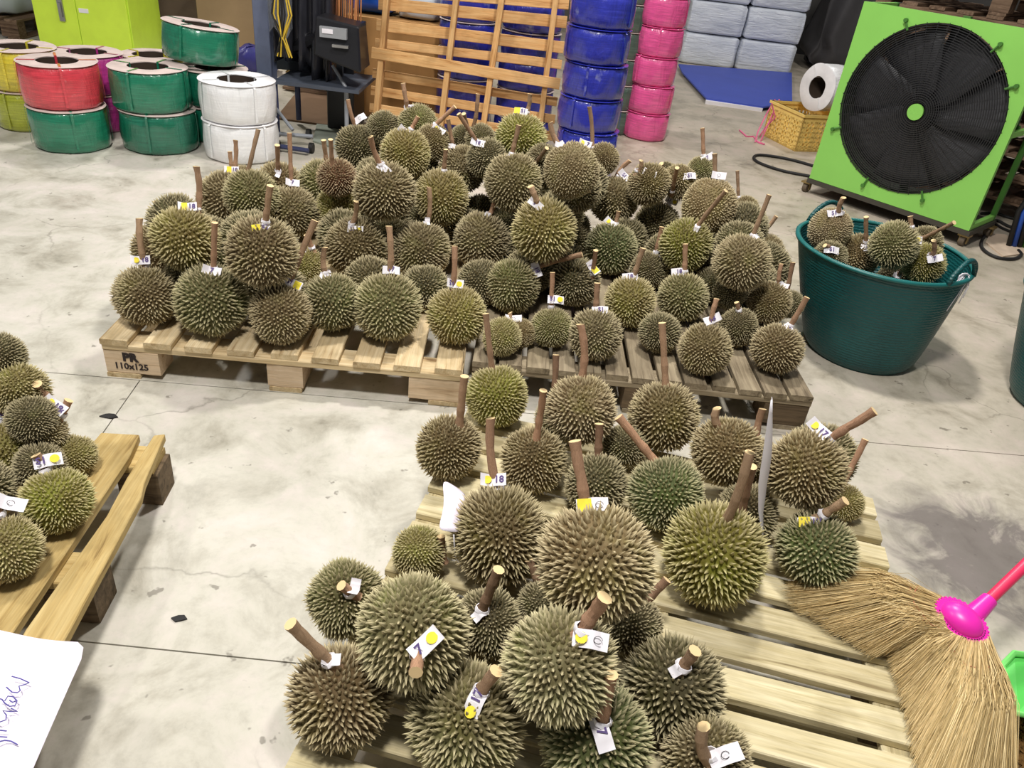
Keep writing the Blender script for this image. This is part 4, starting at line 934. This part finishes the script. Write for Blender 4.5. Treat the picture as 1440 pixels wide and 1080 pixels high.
# ------------------------------------------------------------------ right back: foam blocks, mat, tarp, crate
M_foam = NT('foam_wrap', .35, .5); M_foam.col(M_foam.ramp(M_foam.noise(M_foam.coords(rnd=True, scale=(1, 1, 3)), 3, 5), [(.3, S(196, 202, 214)), (.7, S(230, 234, 242))])); M_foam.bump(M_foam.noise(M_foam.coords(rnd=True, scale=(1, 1, 6)), 5, 5, .6, 1), .6, .03); M_foam = M_foam.m
fa, fb = gp(953, 88), gp(1112, 108); fang = math.atan2(fb.y - fa.y, fb.x - fa.x)
for k in range(4):
    for j in range(2):
        w_ = (fb - fa).length / 2
        m = blob_box(w_ * .99, .8, .33, k * 2 + j, amp=.006, rnd=.16, n=14); c_ = fa + (fb - fa) * (.25 + .5 * j)
        o = m.build('foam_block', M_foam, smooth='all', loc=(c_.x - math.sin(fang) * .4 + .01 * k, c_.y + .4 * math.cos(fang), k * .332)); o.rotation_euler = (0, 0, fang)
        tag(o, 'pale grey film-wrapped foam block, %s in the %s column of the rear stack' % (['lowest', 'second', 'third', 'topmost'][k], ['left', 'right'][j]), 'foam block', 'film-wrapped foam blocks at the back')
M_bmat = plain('blue_board', (66, 84, 178), .55, .4, var=.06, vs=3)
m = MB(); P_ = [gp(953, 96), gp(1112, 108), gp(1112, 150), gp(1072, 157), gp(992, 145), gp(958, 107)]
m.prism([(p.x, p.y, .03) for p in P_], [(p.x, p.y, .045) for p in P_]); o = m.build('blue_board', M_bmat); tag(o, 'flat blue plastic board on the floor before the foam blocks', 'board')
bo_ = o; a, b = gp(992, 147), gp(1072, 158); d_ = (b - a).normalized(); nn = Vector((-d_.y, d_.x, 0))
for s_ in (0.02, .6, 1.2): 
    P_ = [a + nn * s_, b + nn * s_, b + nn * (s_ + .05), a + nn * (s_ + .05)]; m = MB(); m.prism([(p.x, p.y, .0) for p in P_], [(p.x, p.y, .03) for p in P_]); m.build('edge_strip', M_paper, bo_)

# dark tarpaulin heap
M_tarp = plain('tarp_dark', (74, 72, 74), .6, .4, vs=4, bump=.7)
q = gp(1168, 105); m = blob_box(1.1, .9, 1.5, 6, n=16, amp=.05, rnd=.45)
m.v = [(x * (1 - .28 * (z / 1.5)) + .1 * (z / 1.5), y * (1 - .2 * z / 1.5), z) for x, y, z in m.v]
o = m.build('tarpaulin', M_tarp, smooth='all', loc=(q.x + .25, q.y + .5, 0)); tag(o, 'dark grey tarpaulin draped over a tall heap left of the green fan', 'tarpaulin')
m = blob_box(2.2, .8, 1.4, 16, n=16, amp=.06, rnd=.4); o = m.build('tarpaulin', M_tarp, smooth='all', loc=(q.x + 1.6, q.y + 2.2, 0)); tag(o, 'dark covered load far behind the green fan', 'tarpaulin')

M_crate = plain('crate_yellow', (240, 206, 118), .5, .4, var=.1)
c0, cm_, cr_ = gp(1072, 190), gp(1117, 213), gp(1160, 207)
def crate():
    e = thing('plastic_crate', 'perforated yellow plastic crate left of the green fan', 'crate', cm_)
    u1 = Vector((c0.x - cm_.x, c0.y - cm_.y, 0)); l1 = u1.length; u1.normalize(); u2 = Vector((-u1.y, u1.x, 0))
    if u2.x < 0: u2 = -u2
    l2 = .34; H = .27
    def wall(o_, u_, n_, ln, nm):
        m = MB(); T = .012
        def bx(s0, s1, z0, z1, t0=0, t1=T):
            P_ = [o_ + u_ * s0 + n_ * t0, o_ + u_ * s1 + n_ * t0, o_ + u_ * s1 + n_ * t1, o_ + u_ * s0 + n_ * t1]
            m.prism([(p.x, p.y, z0) for p in P_], [(p.x, p.y, z1) for p in P_])
        nz = 6; zs = [0.0, .03, .065, .1, .135, .17, .205]
        for z in zs[:-1]: bx(0, ln, z, z + .012 + (.012 if z == 0 else 0))
        bx(0, ln, .205, H); bx(-.006, ln + .006, H - .02, H, -.01, T)
        ns = int(ln / .036)
        for k in range(ns + 1):
            s = k * (ln - .014) / ns; bx(s, s + (.014 if k % 3 else .03 if k < ns else .014), 0, .22)
        return m.build(nm, M_crate, e)
    Z = Vector((0, 0, 0))
    wall(Z, u1, u2, l1, 'side_wall'); wall(Z, u2, u1, l2, 'side_wall'); wall(u2 * (l2 - .012), u1, u2, l1, 'side_wall'); wall(u1 * (l1 - .012), u2, u1, l2, 'side_wall')
    m = MB(); P_ = [Z, u1 * l1, u1 * l1 + u2 * l2, u2 * l2]; m.prism([(p.x, p.y, .0) for p in P_], [(p.x, p.y, .01) for p in P_]); m.build('base', M_crate, e)
    return e, u1, u2, l1, l2, H
ce, u1, u2, l1, l2, CH = crate()
# white coil lying on its side on the crate
cc = Vector((cm_.x, cm_.y, 0)) + u1 * l1 * .36 + u2 * l2 * .5
wc = coil('white strapping coil lying on its side on the yellow crate', (0, 0, 0), 'white', R=.165, H=.2, ri=.08, disc=M_discw, group=None, ties=2)
ax = Vector((-.86, -.5, .0)).normalized(); ctr = yp(1137, 121, cc.y); 
wc.rotation_euler = ax.to_track_quat('Z', 'Y').to_euler(); wc.location = Vector((cc.x, cc.y, CH + .17)) - ax * .1 + Vector((.06, 0, 0))
M_pk = plain('strap_pink', (222, 110, 150), .5, .4)
e = thing('strap_scrap', 'loose pink strap spilling from the yellow crate onto the floor', 'strap', gp(1072, 195))
oo = Vector(e.location)
for pts in ([(1090, 140), (1078, 160), (1066, 185), (1062, 200)], [(1096, 140), (1080, 175), (1070, 198)], [(1085, 145), (1090, 165), (1076, 180), (1068, 192)]):
    m = MB(); P_ = []
    for i, (x, y) in enumerate(pts):
        s = i / (len(pts) - 1); z = CH * (1 - s) ** 1.2 + .004; pp = gp(x, y, z); P_.append(pp - oo)
    m.tube(P_, .006, 5); m.build('strap', M_pk, e)
m = MB(); m.tube([gp(x, y, .006) - oo for x, y in ((1040, 183), (1050, 192), (1060, 192), (1066, 200), (1075, 203), (1062, 198))], .006, 5); m.build('strap', M_pk, e)

# ------------------------------------------------------------------ green drum fan
M_fg = plain('fan_green', (138, 202, 94), .4, .45, var=.05, vs=3); M_fgd = plain('fan_green_dark', (70, 120, 50), .5, .4)
FA = Vector((1.70, 4.90, 0)); FB = Vector((2.40, 4.20, 0)); fang = math.atan2(FB.y - FA.y, FB.x - FA.x)
fan = thing('industrial_fan', 'square lime green floor fan with round black grille and green hub', 'fan', FA, fang)
# local: x along the face, y away from the viewer, z up
FW, Z0, Z1 = .99, .10, 1.105; cx_, cz_, cr = .495, .622, .447
m = MB(); n = 96; ring = []
def sq(a):
    c_, s_ = math.cos(a), math.sin(a); k = min((FW / 2) / abs(c_) if abs(c_) > 1e-6 else 9, (Z1 - cz_ if s_ > 0 else cz_ - Z0) / abs(s_) if abs(s_) > 1e-6 else 9); return (cx_ + c_ * k, cz_ + s_ * k)
angs = sorted([2 * PI * i / n for i in range(n)] + [math.atan2(zz - cz_, xx - cx_) % (2 * PI) for xx in (0, FW) for zz in (Z0, Z1)])
def loop(fn, y): return [(fn(a)[0], y, fn(a)[1]) for a in angs]
circ = lambda a: (cx_ + cr * math.cos(a), cz_ + cr * math.sin(a))
k_ = len(angs); m.v = loop(sq, 0) + loop(circ, 0) + loop(sq, .03) + loop(circ, .03)
for i in range(k_):
    j = (i + 1) % k_
    m.face((i, j, k_ + j, k_ + i)); m.face((2 * k_ + i, 3 * k_ + i, 3 * k_ + j, 2 * k_ + j)); m.face((i, 2 * k_ + i, 2 * k_ + j, j)); m.face((k_ + i, k_ + j, 3 * k_ + j, 3 * k_ + i))
m.build('front_panel', M_fg, fan)
m = MB(); nn_ = 72
for y_ in (.03, .22):
    for r_ in (cr, cr + .006):
        for i in range(nn_):
            a = 2 * PI * i / nn_; m.v.append((cx_ + r_ * math.cos(a), y_, cz_ + r_ * math.sin(a)))
for i in range(nn_):
    j = (i + 1) % nn_; m.face((i, j, 2 * nn_ + j, 2 * nn_ + i)); m.face((nn_ + i, nn_ + j, 3 * nn_ + j, 3 * nn_ + i)); m.face((2 * nn_ + i, 2 * nn_ + j, 3 * nn_ + j, 3 * nn_ + i))
m.build('shroud', plain('shroud_dark', (46, 60, 44), .5, .4), fan, smooth=True)
M_wire = plain('grille_black', (38, 38, 40), .4, .5)
m = MB()
for k in range(1, 35):
    r_ = .05 + (cr - .055) * k / 34
    m.tube([(cx_ + r_ * math.cos(2 * PI * i / 48), -.004 - .02 * (1 - (r_ / cr) ** 2), cz_ + r_ * math.sin(2 * PI * i / 48)) for i in range(49)], .0029, 4, cap=False)
for k in range(48):
    a = 2 * PI * k / 48; m.tube([(cx_ + r_ * math.cos(a), -.001 - .02 * (1 - (r_ / cr) ** 2), cz_ + r_ * math.sin(a)) for r_ in (.05, .18, .32, cr + .004)], .0024, 4, cap=False)
m.build('grille', M_wire, fan)
m = MB(); m.tube([(cx_, -.034, cz_), (cx_, -.02, cz_)], .043, 32); m.build('hub_badge', M_fg, fan, smooth=True)
m = MB(); m.tube([(cx_, .0, cz_), (cx_, .2, cz_)], .085, 24); m.build('motor', M_black, fan, smooth=True)
M_blade = plain('blade_grey', (84, 84, 88), .45, .4)
for k in range(7):
    a = 2 * PI * k / 7 + .3; m = MB(); rows = []
    for i in range(7):
        r_ = .06 + (cr - .085) * i / 6; hw = .07 + .135 * (i / 6) ** .8; row = []
        for j in range(5):
            s = (j / 4 - .5) * 2; aa = a + s * hw / max(r_, .12) * .9
            row.append((cx_ + r_ * math.cos(aa), .1 + s * .045 * (1 - .35 * i / 6), cz_ + r_ * math.sin(aa)))
        rows.append(row)
    m.grid(rows); o = m.build('blade', M_blade, fan, smooth='all'); o.modifiers.new('thickness', 'SOLIDIFY').thickness = .004
for a in (118, 55, 28, -65, -108, 205):
    a = math.radians(a); m = MB(); c_, s_ = math.cos(a), math.sin(a)
    m.tube([(cx_ + (cr - .015) * c_, -.008, cz_ + (cr - .015) * s_), (cx_ + (cr + .04) * c_, -.01, cz_ + (cr + .04) * s_)], .006, 6); m.tube([(cx_ + (cr + .038) * c_, -.002, cz_ + (cr + .038) * s_), (cx_ + (cr + .038) * c_, -.02, cz_ + (cr + .038) * s_)], .011, 8)
    m.build('clip', M_fgd, fan)
for (x0, x1, z0, z1) in ((.0, .03, Z0, Z1), (FW - .03, FW, Z0, Z1)):
    m = MB(); m.box(x0, .36, z0, x1, .39, z1); bevel(m.build('frame_post', M_fgd, fan), .003)
    for z in (Z0, Z1 - .03, .6):
        m = MB(); m.box(x0 + .002, .03, z, x1 - .002, .36, z + .028); m.build('side_rail', M_fg, fan)
m = MB(); m.box(-.01, -.002, Z0 - .03, FW + .01, .39, Z0 - .002); m.build('base_frame', plain('base_dark', (70, 66, 58), .6, .3), fan)
m = MB(); m.box(.03, .19, cz_ - .02, FW - .03, .22, cz_ + .02); m.box(cx_ - .02, .19, Z0, cx_ + .02, .22, Z1); m.build('rear_brace', M_fgd, fan)
for (x, y) in ((-.02, .04), (FW - .02, .04), (.02, .36), (FW, .36)):
    m = MB(); m.box(x - .03, y - .03, .058, x + .03, y + .03, .068); m.box(x - .024, y - .006, .018, x - .018, y + .006 + .01, .062); m.box(x + .018, y - .006, .018, x + .024, y + .016, .062); ck = m.build('caster', plain('caster_brass', (150, 128, 84), .4, .5, metal=.5), fan)
    m = MB(); m.tube([(x - .014, y, .03), (x + .014, y, .03)], .03, 20); m.build('wheel', plain('wheel_rubber', (96, 84, 70), .6, .3), ck, smooth=True)
# cables
def cable(label, pts, r, mat=M_rubber, zf=None):
    P_ = [gp(x, y, r if len(p_) == 0 else p_[0]) for (x, y, *p_) in pts]
    # smooth with Catmull-Rom
    Q_ = []
    for i in range(len(P_) - 1):
        a, b, c_, d_ = P_[max(i - 1, 0)], P_[i], P_[i + 1], P_[min(i + 2, len(P_) - 1)]
        for k in range(6):
            t = k / 6; Q_.append(.5 * ((2 * b) + (c_ - a) * t + (2 * a - 5 * b + 4 * c_ - d_) * t * t + (3 * b - a - 3 * c_ + d_) * t ** 3))
    Q_.append(P_[-1]); m = MB(); m.tube(Q_, r, 8); o = m.build('cable', mat, smooth='all'); return tag(o, label, 'cable')
cable('black cable looping out from under the left side of the green fan', [(1180, 256), (1140, 248), (1100, 240), (1068, 229), (1060, 221), (1072, 218), (1110, 224), (1150, 235), (1190, 246)], .010)
cable('black cable curling around the cardboard piece right of the fan', [(1440, 325), (1418, 318), (1400, 310), (1390, 325), (1380, 340), (1384, 352), (1402, 362), (1425, 364), (1436, 358), (1432, 352)], .009)
cable('black cable leaving the photo to the right behind the fan', [(1380, 300), (1400, 300), (1420, 306), (1450, 312), (1480, 318)], .009)
cable('thin black cable running to the right edge above the curled one', [(1395, 312), (1412, 322), (1440, 332), (1475, 342)], .008)
e = thing('hose_bundle', 'bundle of dark hoses hanging behind the right side of the fan', 'hoses', FB + Vector((.32, .12, 0)))
for k in range(4):
    m = MB(); x = .03 * k; m.tube([(x, 0, .01), (x - .02, .02, .2), (x + .06, .05, .5), (x + .05, .05, .8), (x + .1, .1, 1.0)], .014, 8); m.build('hose', [M_rubber, plain('hose_blue', (40, 80, 170), .5), M_rubber, M_fgd][k], e, smooth='all')
m = MB(); P_ = [gp(x, y) for x, y in ((1385, 342), (1392, 330), (1412, 331), (1428, 338), (1446, 345), (1440, 358), (1410, 362))]
m.prism([(p.x, p.y, 0) for p in P_], [(p.x, p.y, .008) for p in P_]); o = m.build('cardboard_scrap', plain('scrap_pinkish', (214, 192, 170), .85, .2)); tag(o, 'pale torn cardboard piece on the floor right of the fan', 'cardboard')
m = blob_box(.28, .22, .3, 3, amp=.01, rnd=.4); q = gp(1462, 262); o = m.build('orange_container', plain('orange_plastic', (206, 110, 70), .5, .4), smooth='all', loc=(q.x, q.y, 0)); tag(o, 'orange container at the right edge behind the cables', 'container')
# stacked old pallets behind the fan
for k in range(9):
    pz = .137 * k
    e = thing('wooden_pallet', 'old dark brown pallet behind the fan, %s of its stack' % ['lowest', 'second', 'third', 'fourth', 'fifth', 'sixth', 'seventh', 'eighth', 'topmost'][k], 'pallet', (2.05 + random.uniform(-.02, .02), 5.75 + random.uniform(-.02, .02), pz), fang + random.uniform(-.02, .02), 'stack of old pallets behind the fan')
    pallet(e, 1.5, 1.1, 9, .1, .135, (W_old, W_old, W_old))
for k, (dx, dy, ln, rz) in enumerate(((.1, .05, 1.2, -.1), (.3, .2, 1.0, .06), (.15, .4, 1.1, -.03))):
    o = board('loose_plank', ln, .09, .025, W_tan if k != 1 else W_old, None, T3(2.25 + dx, 5.62 + dy * .3, 1.236 + .026 * k) @ RZ(fang + rz))
    tag(o, ['pale loose plank lying on the old pallet stack, nearest the fan', 'dark loose plank on the old pallet stack', 'uppermost pale plank on the old pallet stack'][k], 'plank')

# ------------------------------------------------------------------ broom, dustpan
HB = gp(1352, 868, .24)
br = thing('grass_broom', 'straw grass broom with a pink cap and red handle, bristles fanned over the pallet', 'broom', HB)
M_pink = plain('broom_pink', (236, 44, 176), .35, .5, var=.05); M_redh = plain('broom_red', (226, 48, 92), .4, .5, var=.05)
def bristle_mat():
    t = NT('grass_bristle', .75, .2); oi = t.n('ShaderNodeAttribute', attribute_name='tone')
    t.col(t.ramp(oi.outputs['Fac'], [(0, S(150, 128, 84)), (.4, S(196, 170, 118)), (.75, S(222, 196, 144)), (1, S(238, 216, 166))])); return t.m
M_br = bristle_mat()
hd_ = (yp(1440, 797, 1.24) - yp(1375, 860, 1.16)).normalized()
# fan outline of the tips (pixel, height), from upper lobe round to right edge
TIPS = [(1128, 800, .155), (1105, 830, .15), (1120, 858, .15), (1160, 885, .147), (1195, 905, .147), (1225, 925, .147), (1248, 900, .15), (1252, 935, .15), (1262, 970, .15), (1275, 1010, .15), (1285, 1060, .15), (1295, 1110, .15), (1330, 1130, .148), (1375, 1135, .13), (1425, 1125, .12)]
TP = [gp(*q_) for q_ in TIPS]
ROOT = [gp(x, y, z) for x, y, z in ((1333, 848, .25), (1326, 862, .245), (1324, 876, .24), (1330, 890, .235), (1342, 898, .232), (1358, 903, .23), (1376, 903, .232), (1388, 897, .236))]
def samp(L_, s):
    k = s * (len(L_) - 1); i = int(min(len(L_) - 2, k)); return L_[i].lerp(L_[i + 1], k - i)
rb = random.Random(5); tones = []; vv = []; ff = []
NB = 11000
for k in range(NB):
    s = rb.random(); root = samp(ROOT, s) + Vector((0, 0, rb.uniform(-.012, .012)))
    s2 = min(1, max(0, s + rb.uniform(-.035, .035))); tp = samp(TP, s2); ln = rb.uniform(.82, 1.04) if rb.random() < .8 else rb.uniform(.55, .9)
    tip = root.lerp(tp, ln) + Vector((rb.uniform(-.008, .008), rb.uniform(-.008, .008), rb.uniform(0, .012)))
    mid = root.lerp(tip, .5) + Vector((rb.uniform(-.006, .006), rb.uniform(-.006, .006), .022 + rb.uniform(-.01, .012)))
    # the two lobes bulge outwards
    out = (samp(TP, s) - samp(ROOT, s)); side = Vector((out.y, -out.x, 0)).normalized()
    mid -= side * (.012 * math.sin((s - .5) * 3))
    d = (tip - root).normalized(); wv_ = d.cross(Vector((rb.uniform(-1, 1), rb.uniform(-1, 1), 1))).normalized() * rb.uniform(.0004, .0008)
    b_ = len(vv); tn = rb.random()
    for p_, k2 in ((root, 1.0), (mid, 1.0), (tip, .35)):
        vv += [tuple(p_ - wv_ * k2 - HB), tuple(p_ + wv_ * k2 - HB), tuple(p_ + d.cross(wv_) * k2 * 1.2 - HB)]; tones += [tn] * 3
    for q_ in (0, 3):
        for i in range(3):
            j = (i + 1) % 3; ff.append((b_ + q_ + i, b_ + q_ + j, b_ + q_ + 3 + j, b_ + q_ + 3 + i))
me = bpy.data.meshes.new('bristles'); me.from_pydata(vv, [], ff); me.materials.append(M_br)
at = me.attributes.new('tone', 'FLOAT', 'POINT'); at.data.foreach_set('value', tones); me.update()
o = ob('bristles', me, br); o['kind'] = 'stuff'
# pink cap: domed half disc with a scalloped flange
cc_ = gp(1352, 872, .25); fx = (gp(1388, 895, .236) - gp(1333, 848, .25)); ux = fx.normalized(); uz = Vector((-.10, -.25, 1)).normalized(); uy = uz.cross(ux).normalized(); uz = ux.cross(uy).normalized()
Mx = Matrix((ux, uy, uz)).transposed().to_4x4(); Mx.translation = cc_ - HB
m = MB(); nr, na = 7, 24; rx, ry, rz_ = .043, .033, .028
for sgn in (1, -1):
    rows = []
    for i in range(nr + 1):
        th = PI / 2 * i / nr; rows.append([(rx * math.sin(th) * math.cos(2 * PI * j / na), ry * math.sin(th) * math.sin(2 * PI * j / na), sgn * rz_ * math.cos(th)) for j in range(na + 1)])
    m.grid(rows)
cp = m.build('cap', M_pink, br, smooth='all'); cp.matrix_basis = Mx
m = MB()
for j in range(64):
    a0, a1 = 2 * PI * j / 64, 2 * PI * (j + .9) / 64; o1 = 1.2 + .07 * (j % 2)
    m.prism([(rx * k2 * math.cos(a), ry * k2 * math.sin(a) * 1.0, -.003) for k2, a in ((.98, a0), (o1, a0), (o1, a1), (.98, a1))], [(rx * k2 * math.cos(a), ry * k2 * math.sin(a), .003) for k2, a in ((.98, a0), (o1, a0), (o1, a1), (.98, a1))])
fg_ = m.build('cap_flange', M_pink, br); fg_.matrix_basis = Mx
m = MB()
for j in range(22):
    a = PI + PI * (j + .5) / 22 + .5; p_ = Vector((rx * 1.06 * math.cos(a), ry * 1.06 * math.sin(a), .003)); q_ = Vector((rx * 1.06 * math.cos(a + .07), ry * 1.06 * math.sin(a + .07), .003))
    m.tube([p_, q_], .0013, 4)
o = m.build('stitching', M_inkk, cp)
hs = gp(1376, 858, .255); 
m = MB(); m.tube([hs - hd_ * .02 - HB, hs + hd_ * .035 - HB], [.021, .016], 14); m.build('socket', M_pink, br, smooth=True)
m = MB(); m.tube([hs + hd_ * .02 - HB, hs + hd_ * .75 - HB], .0115, 12); m.build('handle', M_redh, br, smooth=True)
for (s0, s1, fr) in ((0, .45, .22), (.6, 1.0, .24)):      # rows of stitched twine
    for dk in (0, .035):
        m = MB(); pts = []
        for i in range(14):
            s = s0 + (s1 - s0) * i / 13; pts.append(samp(ROOT, s).lerp(samp(TP, s), fr + dk) + Vector((0, 0, .026)) - HB)
        m.tube(pts, .0011, 4); m.build('twine', plain('twine', (190, 120, 90), .8), br)
M_dp = plain('dustpan_green', (98, 212, 96), .4, .5, var=.05)
dq = gp(1418, 960, .0)
e = thing('dustpan', 'bright green plastic dustpan at the right edge beyond the broom', 'dustpan', gp(1425, 965))
m = MB(); de = Vector(e.location)
P_ = [gp(1408, 938, .12), gp(1425, 920, .14), gp(1500, 930, .14), gp(1500, 1020, .12), gp(1428, 1004, .10)]
B_ = [gp(1412, 962, .0), gp(1432, 945, .0), gp(1500, 950, .0), gp(1500, 1015, .0), gp(1432, 1006, .0)]
m.prism([b - de for b in B_], [p - de for p in P_]); bevel(m.build('pan', M_dp, e), .006, 2)
m = MB(); m.tube([p + Vector((0, 0, .003)) - de for p in P_ + [P_[0]]], .007, 8); m.build('rim', plain('dustpan_rim', (130, 230, 120), .4), e, smooth=True)
m = MB(); rd = random.Random(8)
for k in range(700):
    p_ = gp(rd.gauss(1436, 12), rd.uniform(985, 1085)) ; p_.z = rd.uniform(.0, .012); s = rd.uniform(.002, .006); a = rd.uniform(0, PI)
    dv = Vector((math.cos(a), math.sin(a), rd.uniform(-.3, .3))) * s * 1.8; wv_ = Vector((-math.sin(a), math.cos(a), 0)) * s * .6
    b_ = len(m.v); m.v += [tuple(p_ - dv), tuple(p_ + wv_), tuple(p_ + dv), tuple(p_ - wv_), tuple(p_ + Vector((0, 0, s)))]
    m.face((b_, b_ + 1, b_ + 4)); m.face((b_ + 1, b_ + 2, b_ + 4)); m.face((b_ + 2, b_ + 3, b_ + 4)); m.face((b_ + 3, b_, b_ + 4)); m.face((b_ + 3, b_ + 2, b_ + 1, b_))
o = m.build('sweepings', plain('chaff', (128, 96, 56), .9, .1, var=.5, vs=90)); tag(o, 'brown chaff and sweepings on the floor below the dustpan', 'debris', kind='stuff')
# small dark bits on the floor
for k, (x, y, s, lb) in enumerate(((252, 870, .012, 'dark flat scrap on the floor right of the left pallet'), (153, 586, .018, 'dark stub lying on the floor joint above the left pallet'))):
    m = MB(); c_ = gp(x, y); n6 = 7
    lp = [(c_.x + s * random.uniform(.6, 1.2) * math.cos(i * 2 * PI / n6) * 1.3, c_.y + s * random.uniform(.5, 1.0) * math.sin(i * 2 * PI / n6)) for i in range(n6)]
    m.prism([(a, b, 0) for a, b in lp], [(a, b, .004) for a, b in lp]); o = m.build('debris', M_rubber); tag(o, lb, 'debris')
print('durians', N_D)
